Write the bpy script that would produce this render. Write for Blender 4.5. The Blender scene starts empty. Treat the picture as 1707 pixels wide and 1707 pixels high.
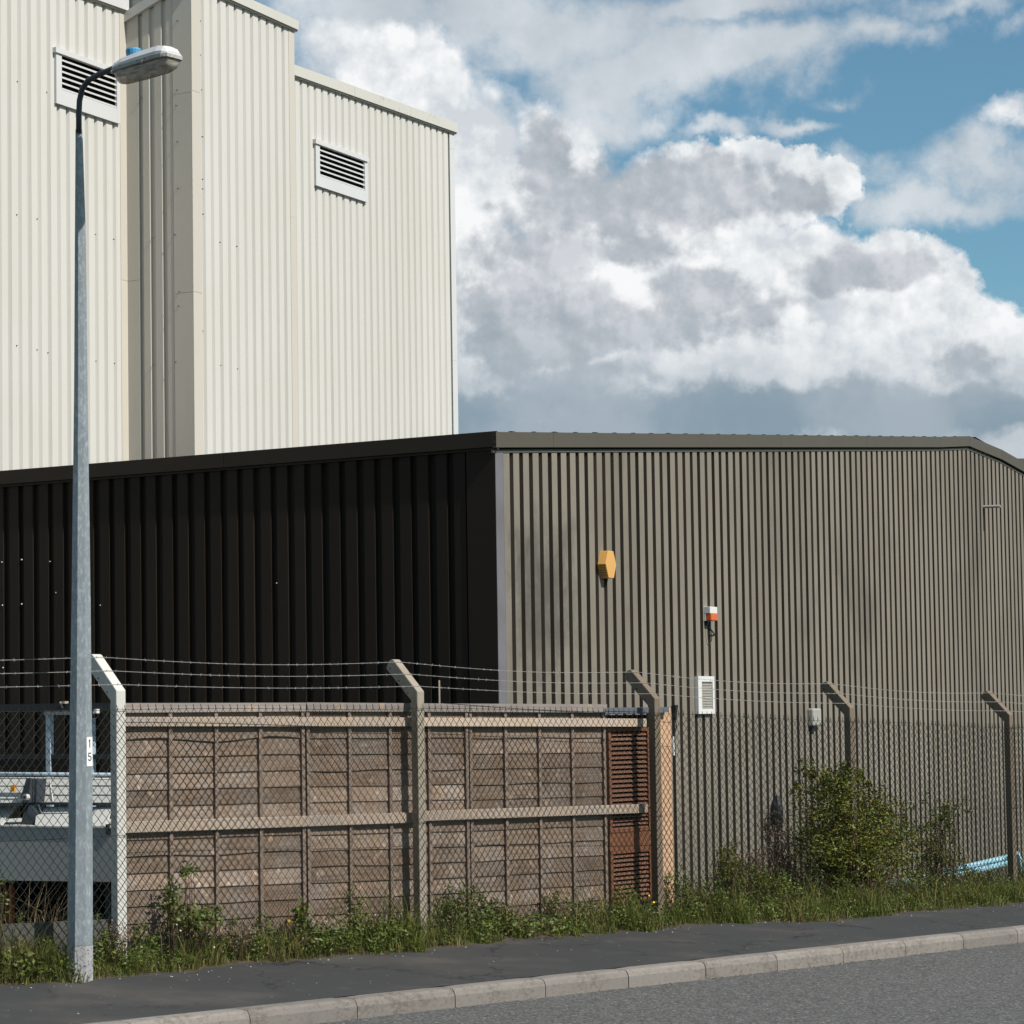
import bpy, math, random
import numpy as np
from mathutils import Vector, noise as mnoise

random.seed(7); RNG = np.random.default_rng(11)
SC = bpy.context.scene
COL = SC.collection
R = math.radians

# ------------------------------------------------------------------ camera
FPX, CX, CY, CAMH, W0 = 4025.0, 600.0, 962.0, 1.75, 1707.0     # focal length and principal point in photo pixels
_t, _r = math.atan(.056), math.atan(.012)
_f = np.array([0, math.cos(_t), math.sin(_t)]); _r0 = np.array([1., 0, 0]); _u0 = np.cross(_r0, _f)
_rt = _r0*math.cos(_r) - _u0*math.sin(_r); _up = _r0*math.sin(_r) + _u0*math.cos(_r)
CAMP = np.array([0, 0, CAMH])
cam_data = bpy.data.cameras.new('camera'); cam = bpy.data.objects.new('camera', cam_data); COL.objects.link(cam)
from mathutils import Matrix
cam.matrix_world = Matrix(((_rt[0], _up[0], -_f[0], 0), (_rt[1], _up[1], -_f[1], 0), (_rt[2], _up[2], -_f[2], CAMH), (0, 0, 0, 1)))
cam_data.sensor_width = 36; cam_data.lens = 36*FPX/W0
cam_data.shift_x = (W0/2 - CX)/W0; cam_data.shift_y = (CY - W0/2)/W0
cam_data.clip_end = 3000; cam_data.clip_start = .1
SC.camera = cam

# ------------------------------------------------------------------ exposure, sun, sky
SC.render.engine = 'CYCLES'
SC.view_settings.view_transform = 'Standard'; SC.view_settings.look = 'None'
SC.view_settings.exposure = 0.25; SC.view_settings.gamma = 1.0; SC.view_settings.use_curve_mapping = False
SUN_EL = R(47); SUNXY = (.788, -.616)
sun_dir = Vector((SUNXY[0]*math.cos(SUN_EL), SUNXY[1]*math.cos(SUN_EL), math.sin(SUN_EL))).normalized()
sd = bpy.data.lights.new('sun', 'SUN'); sd.energy = 5.0; sd.angle = R(.53); sd.color = (1, .955, .885)
so = bpy.data.objects.new('sun', sd); COL.objects.link(so)
so.rotation_euler = sun_dir.to_track_quat('Z', 'Y').to_euler(); so.location = (20, -20, 30)

def lin(c):
    return tuple(((x/255/12.92) if x/255 <= .04045 else ((x/255+.055)/1.055)**2.4) for x in c)

world = bpy.data.worlds.new('World'); SC.world = world; world.use_nodes = True
WT = world.node_tree; WT.nodes.clear()

class G:
    """small expression builder over a node tree"""
    def __init__(s, nt): s.nt = nt
    def n(s, typ, **kw):
        x = s.nt.nodes.new(typ)
        for k, v in kw.items(): setattr(x, k, v)
        return x
    def put(s, sock, v):
        if isinstance(v, bpy.types.NodeSocket): s.nt.links.new(v, sock)
        elif v is not None:
            if sock.type == 'RGBA' and len(v) == 3: v = (*v, 1)
            sock.default_value = v
    def m(s, op, a, b=None, c=None, clamp=False):
        x = s.n('ShaderNodeMath', operation=op, use_clamp=clamp)
        s.put(x.inputs[0], a); s.put(x.inputs[1], b); s.put(x.inputs[2], c); return x.outputs[0]
    def v(s, op, a, b=None, c=None):
        x = s.n('ShaderNodeVectorMath', operation=op)
        s.put(x.inputs[0], a); s.put(x.inputs[1], b)
        if c is not None: s.put(x.inputs[2], c)
        return x.outputs['Value'] if op in ('LENGTH', 'DOT_PRODUCT', 'DISTANCE') else x.outputs[0]
    def mix(s, f, a, b, blend='MIX'):
        x = s.n('ShaderNodeMix', data_type='RGBA', blend_type=blend, clamp_factor=True)
        s.put(x.inputs[0], f); s.put(x.inputs[6], a); s.put(x.inputs[7], b); return x.outputs[2]
    def noise(s, vec, scale, detail=4, rough=.5, dist=0, color=False):
        x = s.n('ShaderNodeTexNoise'); s.put(x.inputs['Vector'], vec); x.inputs['Scale'].default_value = scale
        x.inputs['Detail'].default_value = detail; x.inputs['Roughness'].default_value = rough; x.inputs['Distortion'].default_value = dist
        return x.outputs['Color'] if color else x.outputs['Fac']
    def ss(s, x, lo, hi, a=0., b=1.):
        r = s.n('ShaderNodeMapRange', interpolation_type='SMOOTHSTEP'); s.put(r.inputs[0], x)
        for i, q in zip((1, 2, 3, 4), (lo, hi, a, b)): r.inputs[i].default_value = q
        return r.outputs[0]
    def ramp(s, f, stops):
        r = s.n('ShaderNodeValToRGB'); s.put(r.inputs[0], f); e = r.color_ramp.elements
        while len(e) < len(stops): e.new(.5)
        for el, (p, c) in zip(e, stops): el.position = p; el.color = (*c, 1)
        return r.outputs[0]
    def comb(s, x, y, z=0.):
        c = s.n('ShaderNodeCombineXYZ'); s.put(c.inputs[0], x); s.put(c.inputs[1], y); s.put(c.inputs[2], z); return c.outputs[0]

def build_sky():
    g = G(WT)
    tc = g.n('ShaderNodeTexCoord').outputs['Generated']
    D = g.v('NORMALIZE', tc)
    sp = g.n('ShaderNodeSeparateXYZ'); g.put(sp.inputs[0], D); x, y, z = sp.outputs
    az = g.m('ARCTAN2', x, y); el = g.m('ARCSINE', z)
    U = g.m('MULTIPLY_ADD', az, FPX/W0, 600/W0); V0 = g.m('MULTIPLY_ADD', el, -FPX/W0, 1187/W0)
    V = g.m('MULTIPLY_ADD', az, -.012*FPX/W0, V0)                # angles on the sky, 1 unit = 24 degrees
    P0 = g.comb(U, V)
    def warp(P, scale, amp, detail=5, rough=.55, sq=1.):
        c = g.noise(D, scale, detail, rough, color=True)
        return g.v('ADD', P, g.v('MULTIPLY', g.v('SUBTRACT', c, (.5, .5, .5)), (amp, amp*sq, 0)))
    PW = warp(warp(P0, 11, .16, 3), 34, .075, 5, .58)             # soft, strongly stirred
    PF = warp(warp(P0, 14, .09), 55, .040, 5, .66)               # cumulus outline
    def blobs(P, lst, k=.12):
        out = None
        for (px, py, a, b, *rest) in lst:
            d = g.v('LENGTH', g.v('MULTIPLY', g.v('SUBTRACT', P, (px/W0, py/W0, 0)), (W0/a, W0/b, 0)))
            q = g.m('SUBTRACT', 1.0, d)
            if rest: q = g.m('MULTIPLY', q, rest[0])
            out = q if out is None else g.m('SMOOTH_MAX', out, q, k)
        return out
    far = g.ss(g.v('LENGTH', g.v('MULTIPLY', g.v('SUBTRACT', P0, (.5, .32, 0)), (1, 1.3, 0))), .75, 1.15)
    zc = g.m('ADD', g.m('MAXIMUM', z, 0.0), .12)
    lay = g.comb(g.m('DIVIDE', x, zc), g.m('DIVIDE', y, zc), 0.3)
    sky = g.n('ShaderNodeTexSky', sky_type='NISHITA'); sky.sun_disc = False
    sky.sun_elevation = SUN_EL; sky.sun_rotation = math.atan2(SUNXY[0], SUNXY[1]); sky.air_density = 1.0; sky.dust_density = .3; sky.ozone_density = 2.0
    blue = g.v('MULTIPLY', sky.outputs[0], (.072, .099, .096))
    n_mid = g.noise(D, 24, 6, .62); n_fine = g.noise(D, 95, 4, .64); n_big = g.noise(D, 9, 5, .55)
    def voro(scale, wscale, wamp):
        v = g.n('ShaderNodeTexVoronoi', feature='SMOOTH_F1'); v.inputs['Scale'].default_value = scale; v.inputs['Smoothness'].default_value = .35
        g.put(v.inputs['Vector'], g.v('ADD', D, g.v('MULTIPLY', g.v('SUBTRACT', g.noise(D, wscale, 5, .6, color=True), (.5, .5, .5)), (wamp,)*3))); return v.outputs['Distance']
    bil = g.m('ADD', g.m('SUBTRACT', .42, voro(60, 50, .03)), g.m('MULTIPLY', g.m('SUBTRACT', .42, voro(150, 110, .012)), .45))
    # relief: the same noise sampled a little towards the sun
    off = (.0028, .0, .0034)
    rA = g.noise(D, 42, 5, .58); rB = g.noise(g.v('ADD', D, off), 42, 5, .58)
    relief = g.m('SUBTRACT', rA, rB)
    off2 = (.009, .0, .010)
    sA = g.noise(D, 16, 5, .55); sB = g.noise(g.v('ADD', D, off2), 16, 5, .55)
    relief = g.m('ADD', relief, g.m('MULTIPLY', g.m('SUBTRACT', sA, sB), .8))
    # thin high veils
    veil = blobs(PW, [(860, 60, 360, 110), (1090, 130, 330, 90), (1330, 110, 190, 70, .95), (1240, 20, 320, 46, .85), (640, 40, 210, 110),
                      (960, 190, 170, 80, .85), (1600, 60, 120, 34, .62), (1500, 105, 110, 34, .6), (1375, 232, 100, 20, .8), (1215, 242, 90, 22, .75),
                      (1580, 350, 230, 52, .85), (1670, 300, 110, 40, .6), (1100, 215, 90, 34, .7), (1440, 300, 120, 36, .6), (1690, 120, 60, 40, .5), (1480, 185, 60, 20, .45)], .2)
    veil = g.m('ADD', veil, g.m('MULTIPLY_ADD', n_mid, 1.5, -.75))
    veil = g.m('ADD', veil, g.m('MULTIPLY_ADD', n_fine, .5, -.25))
    gen = g.m('MULTIPLY_ADD', g.noise(lay, 1.1, 9, .58), 5.0, -2.45)
    veil_m = g.m('MULTIPLY', g.ss(veil, -.14, .72), .93)
    veil_m = g.mix(far, veil_m, g.ss(gen, -.1, .8))
    veil_c = g.ramp(g.noise(D, 16, 7, .6), [(.3, lin((180, 188, 196))), (.52, lin((205, 212, 218))), (.70, lin((226, 230, 234)))])
    # cumulus bank
    cum = blobs(PF, [(700, 190, 130, 150), (640, 130, 110, 90), (790, 330, 130, 210), (560, 90, 90, 60, .8), (900, 250, 64, 80), (930, 330, 130, 120), (1120, 350, 220, 90), (1240, 340, 120, 75, .9),
                     (1325, 325, 84, 64, 1.3), (1395, 335, 44, 44, 1.3), (1668, 232, 56, 30, .55), (1690, 250, 36, 30, .55),
                     (1000, 560, 520, 230, 1.6), (1330, 480, 190, 110, 1.4), (1450, 480, 130, 78, 1.3), (1540, 510, 80, 72, 1.3), (1590, 600, 100, 110, 1.4), (1490, 570, 110, 80, 1.5), (1680, 620, 120, 86, 1.3),
                     (1300, 700, 900, 150, 1.6), (1760, 640, 120, 90, 1.3), (500, 560, 300, 400, 1.2)])
    cum = g.m('ADD', cum, g.m('MULTIPLY', bil, .20))
    cum = g.m('ADD', cum, g.m('MULTIPLY_ADD', n_fine, .20, -.10))
    edge = g.ss(n_big, .40, .58, .10, .40)                       # crisp here, torn and soft there
    cum_m = g.m('MULTIPLY', g.m('DIVIDE', g.m('ADD', cum, .03), edge, clamp=True), g.m('SUBTRACT', 1.0, far))
    # grey, shaded parts of the bank
    gr = blobs(PW, [(888, 240, 50, 72, 1.9), (950, 300, 100, 80, 1.9), (1110, 335, 180, 72, 1.9), (1220, 330, 70, 56, 1.4), (1345, 335, 66, 46, 1.5), (890, 420, 110, 60, 1.1),
                    (860, 520, 110, 90, 1.1), (1010, 545, 230, 56, 1.7), (1180, 500, 110, 44, 1.1), (1460, 480, 110, 42, 1.8), (1290, 545, 90, 34, .9), (1610, 640, 60, 36, .9),
                    (1150, 715, 640, 62, 1.7), (860, 640, 210, 56, 1.4), (1560, 725, 300, 56, 1.7), (800, 700, 200, 60, 1.5), (1060, 420, 120, 30, .8)], .25)
    gr = g.m('ADD', gr, g.m('MULTIPLY_ADD', n_mid, 1.0, -.5)); gr = g.m('ADD', gr, g.m('MULTIPLY_ADD', n_fine, .25, -.125))
    gr = g.m('SUBTRACT', gr, g.m('MULTIPLY', bil, .35))
    gr = g.m('SUBTRACT', gr, g.m('MULTIPLY', relief, 1.5))
    gr_m = g.ss(gr, -.36, .60)
    low = g.ss(g.m('ADD', V, g.m('MULTIPLY_ADD', n_big, .10, -.05)), .31, .42)
    wv = g.m('ADD', g.m('ADD', g.noise(D, 30, 5, .6), g.m('MULTIPLY', bil, .25)), g.m('MULTIPLY', relief, .9))
    white = g.ramp(wv, [(.30, lin((208, 214, 220))), (.48, lin((230, 234, 237))), (.64, lin((247, 248, 249)))])
    white = g.mix(g.m('MULTIPLY', low, .85), white, g.mix(g.ss(g.m('ADD', g.noise(D, 13, 5, .55), g.m('MULTIPLY_ADD', n_mid, .5, -.25)), .40, .62), lin((150, 166, 178)), lin((192, 200, 207))))
    grey = g.ramp(g.m('ADD', n_mid, g.m('MULTIPLY', relief, 1.2)), [(.28, lin((164, 173, 182))), (.50, lin((183, 189, 196))), (.70, lin((206, 210, 216)))])
    grey = g.mix(low, grey, g.mix(g.ss(g.noise(D, 15, 6, .55), .38, .64), lin((132, 153, 168)), lin((160, 174, 185))))
    cc = g.mix(g.m('MULTIPLY', gr_m, .95), white, grey)
    col = g.mix(veil_m, blue, veil_c)
    genshade = g.ramp(g.noise(lay, 1.9, 7, .55), [(.35, lin((138, 143, 148))), (.65, lin((214, 217, 220)))])  # unseen clouds outside the view, greyed to keep the fill light neutral
    col = g.mix(g.m('MULTIPLY', g.ss(gen, .25, .9), far), col, genshade)
    col = g.mix(cum_m, col, cc)
    below = g.ss(z, -.02, .0)
    col = g.mix(below, lin((120, 122, 120)), col)
    bg = g.n('ShaderNodeBackground'); g.put(bg.inputs[0], col); bg.inputs[1].default_value = .85
    o = g.n('ShaderNodeOutputWorld'); WT.links.new(bg.outputs[0], o.inputs[0])
build_sky()
world.cycles.sampling_method = 'MANUAL'; world.cycles.sample_map_resolution = 1024

# ------------------------------------------------------------------ measuring helpers (camera ray to wall plane), frames
def ray(x, y): return _f*FPX + _rt*(x-CX) - _up*(y-CY)
class Frame:
    """vertical plane through p with horizontal direction d; n points to the camera side"""
    def __init__(s, p, d):
        s.p = np.array([p[0], p[1]], float); s.d = np.array(d, float); s.d /= np.linalg.norm(s.d)
        s.n = np.array([s.d[1], -s.d[0]])
        if s.n @ (-s.p) < 0: s.n = -s.n
    def P(s, a, n, z):
        q = s.p + s.d*a + s.n*n; return (q[0], q[1], z)
    def px(s, x, y, n=0.):
        v = ray(x, y); q = s.p + s.n*n
        k = ((np.array([q[0], q[1]]) - CAMP[:2]) @ s.n)/(v[:2] @ s.n); w = CAMP + k*v
        return float((w[:2]-q) @ s.d), float(w[2])
    def sx(s, x, n=0., y=900): return s.px(x, y, n)[0]

dF = np.array([.693, .721]); dF /= np.linalg.norm(dF); nF = np.array([dF[1], -dF[0]])
KERB0 = np.array([.292, 15.45]); KN = KERB0 @ nF
def zk(s): return .015 - .0195*(min(max(s, -20), 60) - 9)
def GP(s, n, z=0.):                    # s along the kerb, n metres from the kerb towards the fence
    q = dF*s + nF*(KN - n); return (q[0], q[1], z)
def smooth(x, a, b):
    t = min(max((x-a)/(b-a), 0), 1); return t*t*(3-2*t)
def zg(s, n): return zk(s) + .03*min(n, 3) + .05*smooth(n, 1.5, 2.0) - .55*smooth(n, 2.8, 9)
def nedge(s): return 1.70 - .30*smooth(s, 16.6, 18.2) + .05*math.sin(s*2.3) + .035*math.sin(s*6.1+1) + .03*math.sin(s*13.7) + .02*math.sin(s*29.3+2)

FEN = Frame((-1.6, 16.3), dF)          # post line: s = 3k, n > 0 towards the street
if FEN.n @ nF < 0: FEN.n = -FEN.n
S0 = float(np.array([-1.6, 16.3]) @ dF)
def fz(a): return zg(S0 + a, 1.95)     # ground height at the fence
_tops = [(FEN.px(x, y)) for x, y in [(205, 1183), (707, 1181), (1100, 1190), (1423, 1203), (1690, 1213)]]
def ftop(a): return float(np.interp(a, [-6]+[t[0] for t in _tops]+[12.5, 20], [_tops[0][1]+.0]+[t[1] for t in _tops]+[_tops[-1][1]-.005, _tops[-1][1]-.12]))

# ------------------------------------------------------------------ mesh helpers
class MB:
    def __init__(s): s.v = []; s.f = []
    def quad(s, a, b, c, d): i = len(s.v); s.v += [a, b, c, d]; s.f.append((i, i+1, i+2, i+3)); return s
    def poly(s, pts): i = len(s.v); s.v += list(pts); s.f.append(tuple(range(i, i+len(pts)))); return s
    def hull(s, A, B):                  # two matching rings joined and capped
        i = len(s.v); n = len(A); s.v += list(A) + list(B)
        s.f.append(tuple(range(i+n-1, i-1, -1))); s.f.append(tuple(range(i+n, i+2*n)))
        for k in range(n): s.f.append((i+k, i+(k+1) % n, i+n+(k+1) % n, i+n+k))
        return s
    def box(s, fr, a0, a1, n0, n1, z0, z1):   # z0/z1 may be (at a0, at a1)
        if not isinstance(z0, tuple): z0 = (z0, z0)
        if not isinstance(z1, tuple): z1 = (z1, z1)
        A = [fr.P(a0, n0, z0[0]), fr.P(a0, n1, z0[0]), fr.P(a0, n1, z1[0]), fr.P(a0, n0, z1[0])]
        B = [fr.P(a1, n0, z0[1]), fr.P(a1, n1, z0[1]), fr.P(a1, n1, z1[1]), fr.P(a1, n0, z1[1])]
        return s.hull(A, B)
    def rings(s, rs, cap=True):
        i = len(s.v); n = len(rs[0])
        for r in rs: s.v += list(r)
        for j in range(len(rs)-1):
            for k in range(n):
                s.f.append((i+j*n+k, i+j*n+(k+1) % n, i+(j+1)*n+(k+1) % n, i+(j+1)*n+k))
        if cap: s.f.append(tuple(range(i+n-1, i-1, -1))); s.f.append(tuple(range(i+(len(rs)-1)*n, i+len(rs)*n)))
        return s
    def tube(s, pts, r, seg=8, cap=True):
        pts = [Vector(p) for p in pts]; rs = []
        rad = r if isinstance(r, (list, tuple)) else [r]*len(pts)
        up = Vector((0, 0, 1))
        for i, p in enumerate(pts):
            t = (pts[min(i+1, len(pts)-1)] - pts[max(i-1, 0)]).normalized()
            if i == 0: x = t.orthogonal().normalized()
            else: x = (x - t*x.dot(t)).normalized()
            y = t.cross(x)
            rs.append([tuple(p + (x*math.cos(2*math.pi*k/seg) + y*math.sin(2*math.pi*k/seg))*rad[i]) for k in range(seg)])
        return s.rings(rs, cap)
    def build(s, name, mat, parent=None, label=None, smooth=False, bevel=0, **props):
        me = bpy.data.meshes.new(name)
        o = bpy.data.objects.new(name, me)
        off = np.zeros(3)
        p = parent
        while p is not None: off += np.array(p.location); p = p.parent
        v = np.array(s.v, float) - off
        c = np.zeros(3)
        if parent is None or True:
            c = np.array([(v[:, 0].min()+v[:, 0].max())/2, (v[:, 1].min()+v[:, 1].max())/2, v[:, 2].min()])
        me.from_pydata((v-c).tolist(), [], s.f); me.update()
        o.location = tuple(c)
        if mat: me.materials.append(mat)
        COL.objects.link(o)
        if parent: o.parent = parent
        if label: o['label'] = label
        for k, q in props.items(): o[k] = q
        if smooth:
            for q in me.polygons: q.use_smooth = True
        if bevel:
            b = o.modifiers.new('b', 'BEVEL'); b.width = bevel; b.segments = 2; b.limit_method = 'ANGLE'
        return o

def thing(name, label, cat, loc=(0, 0, 0), group=None):
    o = bpy.data.objects.new(name, None); COL.objects.link(o); o.empty_display_size = .1
    o.location = loc; o['label'] = label; o['category'] = cat
    if group: o['group'] = group
    return o
def clone(o, shift, parent):
    c = o.copy(); COL.objects.link(c); c.parent = parent; c.location = Vector(o.location) + Vector(shift); return c

# ------------------------------------------------------------------ materials
MATS = {}
def mat(name, col, rough=.6, spec=.4, var=.12, vscale=3., fine=.06, fscale=60., metal=0., bump=0., bscale=80., tint=None, stretch=(1, 1, 1), extra=None, attr=None, transl=0.):
    m = bpy.data.materials.new(name); m.use_nodes = True; nt = m.node_tree; g = G(nt)
    b = nt.nodes['Principled BSDF']
    pos = g.v('MULTIPLY', g.n('ShaderNodeNewGeometry').outputs['Position'], stretch)
    c = col
    n1 = g.noise(pos, vscale, 6, .6); n2 = g.noise(pos, fscale, 4, .6)
    k = g.m('MULTIPLY_ADD', n1, 2*var*.87, (1-var)*.87); k = g.m('ADD', k, g.m('MULTIPLY_ADD', n2, 2*fine, -fine))
    oi = g.n('ShaderNodeObjectInfo').outputs['Random']
    c = g.v('MULTIPLY', g.mix(g.ss(n1, .35, .7), col, tint if tint else col), g.comb(k, k, k))
    if attr:
        a = g.n('ShaderNodeAttribute', attribute_name='rnd').outputs['Fac']
        c = g.v('MULTIPLY', c, g.ramp(a, attr))
    if extra: c = extra(g, pos, c, oi)
    g.put(b.inputs['Base Color'], c); b.inputs['Roughness'].default_value = rough
    b.inputs['Specular IOR Level'].default_value = spec; b.inputs['Metallic'].default_value = metal
    if bump:
        bn = g.n('ShaderNodeBump'); bn.inputs['Strength'].default_value = 1; bn.inputs['Distance'].default_value = bump
        g.put(bn.inputs['Height'], g.noise(pos, bscale, 5, .65)); g.put(b.inputs['Normal'], bn.outputs[0])
    if transl:
        tr = g.n('ShaderNodeBsdfTranslucent'); g.put(tr.inputs[0], c); ms = g.n('ShaderNodeMixShader'); ms.inputs[0].default_value = transl
        out = nt.nodes['Material Output']; nt.links.new(b.outputs[0], ms.inputs[1]); nt.links.new(tr.outputs[0], ms.inputs[2]); nt.links.new(ms.outputs[0], out.inputs[0])
    MATS[name] = m; return m

def ex_white(g, pos, c, oi):           # faint rain streaks and a slightly different tone per sheet
    st = g.noise(g.v('MULTIPLY', pos, (9, 9, .35)), 1, 5, .6)
    c = g.mix(g.m('MULTIPLY', g.ss(st, .52, .8), .26), c, (.40, .37, .31))
    k = g.m('MULTIPLY_ADD', oi, .05, .975); return g.v('MULTIPLY', c, g.comb(k, k, k))
def ex_gable(g, pos, c, oi):           # weathered coating: cloudy patches where the bleached bloom is thinner
    st = g.noise(g.v('MULTIPLY', pos, (1, 1, .45)), .9, 7, .62, .6)
    c = g.mix(g.m('MULTIPLY', g.ss(st, .5, .76), .5), c, (.070, .063, .055))
    st2 = g.noise(g.v('MULTIPLY', pos, (1, 1, .5)), .33, 4, .55); c = g.mix(g.m('MULTIPLY', g.ss(st2, .45, .68), .35), c, (.12, .108, .088))
    # large smoky patch left of the alarm box, brown wash along the foot of the wall
    sp = g.n('ShaderNodeSeparateXYZ'); g.put(sp.inputs[0], pos)
    d = g.v('LENGTH', g.v('MULTIPLY', g.v('SUBTRACT', g.v('ADD', pos, g.v('MULTIPLY', g.v('SUBTRACT', g.noise(pos, 1.6, 6, .65, color=True), (.5, .5, .5)), (2.6, 2.6, 3.4))), (1.72, 23.25, 2.9)), (1.1, 1.1, .8)))
    c = g.mix(g.m('MULTIPLY', g.ss(d, 1.1, .1), .72), c, (.060, .056, .052))
    low = g.m('ADD', sp.outputs[2], g.m('MULTIPLY', g.noise(pos, 2.5, 5, .6), .8))
    c = g.mix(g.m('MULTIPLY', g.ss(low, 1.4, .5), .4), c, (.095, .088, .070))
    k = g.m('MULTIPLY_ADD', oi, .14, .93); return g.v('MULTIPLY', c, g.comb(k, k, k))
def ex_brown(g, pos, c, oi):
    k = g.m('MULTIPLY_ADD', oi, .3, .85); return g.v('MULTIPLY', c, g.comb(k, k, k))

M_white = mat('white_cladding_paint', (.605, .59, .555), .5, .3, .03, .5, .012, 40, tint=(.58, .56, .515), extra=ex_white)
M_cream = mat('cream_trim_paint', (.55, .51, .445), .5, .35, .04, .7, .012, 40, extra=ex_white)
M_wtrim = mat('pale_trim_paint', (.60, .60, .60), .5, .35, .05, 2, .02, 40)
def ex_moss(g, pos, c, oi):
    n = g.noise(g.v('MULTIPLY', pos, (1, 1, .5)), 9, 8, .7); w = g.noise(pos, .5, 2, .5)
    return g.mix(g.m('MULTIPLY', g.ss(n, .52, .62), g.m('MULTIPLY', g.ss(w, .56, .68), .8)), c, (.09, .085, .07))
M_wfascia = mat('pale_roof_trim', (.56, .545, .50), .55, .3, .05, 1.5, .02, 40, extra=ex_moss)
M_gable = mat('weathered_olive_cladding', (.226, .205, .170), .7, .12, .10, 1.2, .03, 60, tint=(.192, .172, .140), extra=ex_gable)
M_ribsh = mat('shaded_rib_brown', (.062, .050, .038), .7, .12, .15, 1.2, .04, 60)  # less bleached brown, darkened for the shade on the rib sides
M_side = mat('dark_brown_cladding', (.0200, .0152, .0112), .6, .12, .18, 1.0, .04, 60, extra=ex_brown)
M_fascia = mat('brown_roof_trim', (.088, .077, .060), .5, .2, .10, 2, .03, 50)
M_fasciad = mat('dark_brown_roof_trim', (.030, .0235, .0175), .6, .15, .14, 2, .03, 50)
M_olive = mat('olive_eaves_strip', (.085, .088, .070), .6, .3, .10, 3, .03, 60)
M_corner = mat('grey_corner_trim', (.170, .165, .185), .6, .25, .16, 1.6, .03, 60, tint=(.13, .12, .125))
M_black = mat('black_void', (.006, .006, .006), .9, .05)
M_roofg = mat('grey_roof_sheet', (.10, .10, .10), .7, .3, .1, 1)
def ex_conc(g, pos, c, oi):
    n = g.noise(pos, 7, 6, .65); return g.mix(g.m('MULTIPLY', g.ss(n, .5, .68), .45), c, (.14, .12, .09))
M_conc = mat('weathered_concrete', (.31, .27, .215), .9, .15, .22, 5, .14, 180, bump=.0015, bscale=220, extra=ex_conc)
M_concb = mat('brown_stained_concrete', (.180, .142, .106), .9, .15, .25, 5, .14, 180, bump=.0015, bscale=220, extra=ex_conc)
M_concw = mat('pale_new_concrete', (.56, .55, .51), .85, .15, .06, 5, .07, 180, bump=.001, bscale=220)
def ex_kerb(g, pos, c, oi):
    n = g.noise(g.v('MULTIPLY', pos, (1, 1, 1.6)), 22, 8, .78); w = g.noise(pos, 2.2, 4, .6); c = g.mix(g.m('MULTIPLY', g.ss(g.m('MULTIPLY_ADD', w, .5, n), .70, .92), .62), c, (.085, .072, .060))
    k = g.m('MULTIPLY_ADD', oi, .25, .875); return g.v('MULTIPLY', c, g.comb(k, k, k))
M_kerb = mat('kerb_concrete', (.225, .205, .186), .9, .15, .16, 3, .16, 160, bump=.003, bscale=120, extra=ex_kerb)
def ex_path(g, pos, c, oi):
    w = g.v('ADD', pos, g.v('MULTIPLY', g.noise(pos, 2.2, 6, .7, color=True), (1.1, 1.1, 0)))
    vo = g.n('ShaderNodeTexVoronoi', feature='DISTANCE_TO_EDGE'); g.put(vo.inputs['Vector'], w); vo.inputs['Scale'].default_value = .62
    cr = g.m('MULTIPLY', g.ss(vo.outputs['Distance'], .012, .004), g.ss(g.noise(pos, 1.3, 3, .5), .40, .52))
    c = g.mix(g.m('MULTIPLY', cr, .85), c, (.008, .008, .008))
    d = g.ss(g.noise(g.v('MULTIPLY', pos, (1, 1, 0)), .9, 6, .6), .48, .7); c = g.mix(g.m('MULTIPLY', d, .5), c, (.090, .080, .068))
    d2 = g.ss(g.noise(g.v('MULTIPLY', pos, (1.5, 1.5, 0)), 3, 7, .7), .56, .75); c = g.mix(g.m('MULTIPLY', d2, .35), c, (.12, .115, .105))
    v2 = g.n('ShaderNodeTexVoronoi', feature='F1'); g.put(v2.inputs['Vector'], pos); v2.inputs['Scale'].default_value = 26
    sp = g.m('MULTIPLY', g.m('LESS_THAN', v2.outputs['Distance'], .13), g.m('GREATER_THAN', g.n('ShaderNodeSeparateColor').outputs[0], 2))
    sc = g.n('ShaderNodeSeparateColor'); g.put(sc.inputs[0], v2.outputs['Color'])
    sp = g.m('MULTIPLY', g.m('LESS_THAN', v2.outputs['Distance'], .15), g.m('GREATER_THAN', sc.outputs[0], .965))
    return g.mix(sp, c, (.40, .38, .34))
M_path = mat('dark_path_asphalt', (.043, .0435, .044), .85, .25, .16, .8, .34, 190, bump=.0018, bscale=300, extra=ex_path)
def ex_road(g, pos, c, oi):
    vo = g.n('ShaderNodeTexVoronoi', feature='F1'); g.put(vo.inputs['Vector'], pos); vo.inputs['Scale'].default_value = 75
    sc = g.n('ShaderNodeSeparateColor'); g.put(sc.inputs[0], vo.outputs['Color'])
    k = g.m('MULTIPLY_ADD', g.m('POWER', sc.outputs[0], 2.0), 1.25, .52)
    c = g.v('MULTIPLY', c, g.comb(k, k, k))
    sp = g.m('MULTIPLY', g.m('LESS_THAN', vo.outputs['Distance'], .5), g.m('GREATER_THAN', sc.outputs[1], .993))
    return g.mix(sp, c, (.42, .40, .36))
M_road = mat('grey_road_asphalt', (.108, .108, .105), .9, .2, .10, .7, .12, 260, bump=.004, bscale=140, extra=ex_road)
M_gbd = mat('dark_grey_concrete', (.085, .085, .080), .9, .15, .25, 6, .15, 90)
M_soil = mat('dry_soil', (.10, .078, .055), .95, .1, .3, 4, .25, 90, bump=.01, bscale=40, tint=(.06, .05, .035))
M_yard = mat('yard_concrete', (.13, .125, .115), .9, .1, .2, 2, .15, 90, bump=.004)
M_farg = mat('far_ground', (.09, .10, .05), .95, .1, .3, .2, .15, 4)
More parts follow.
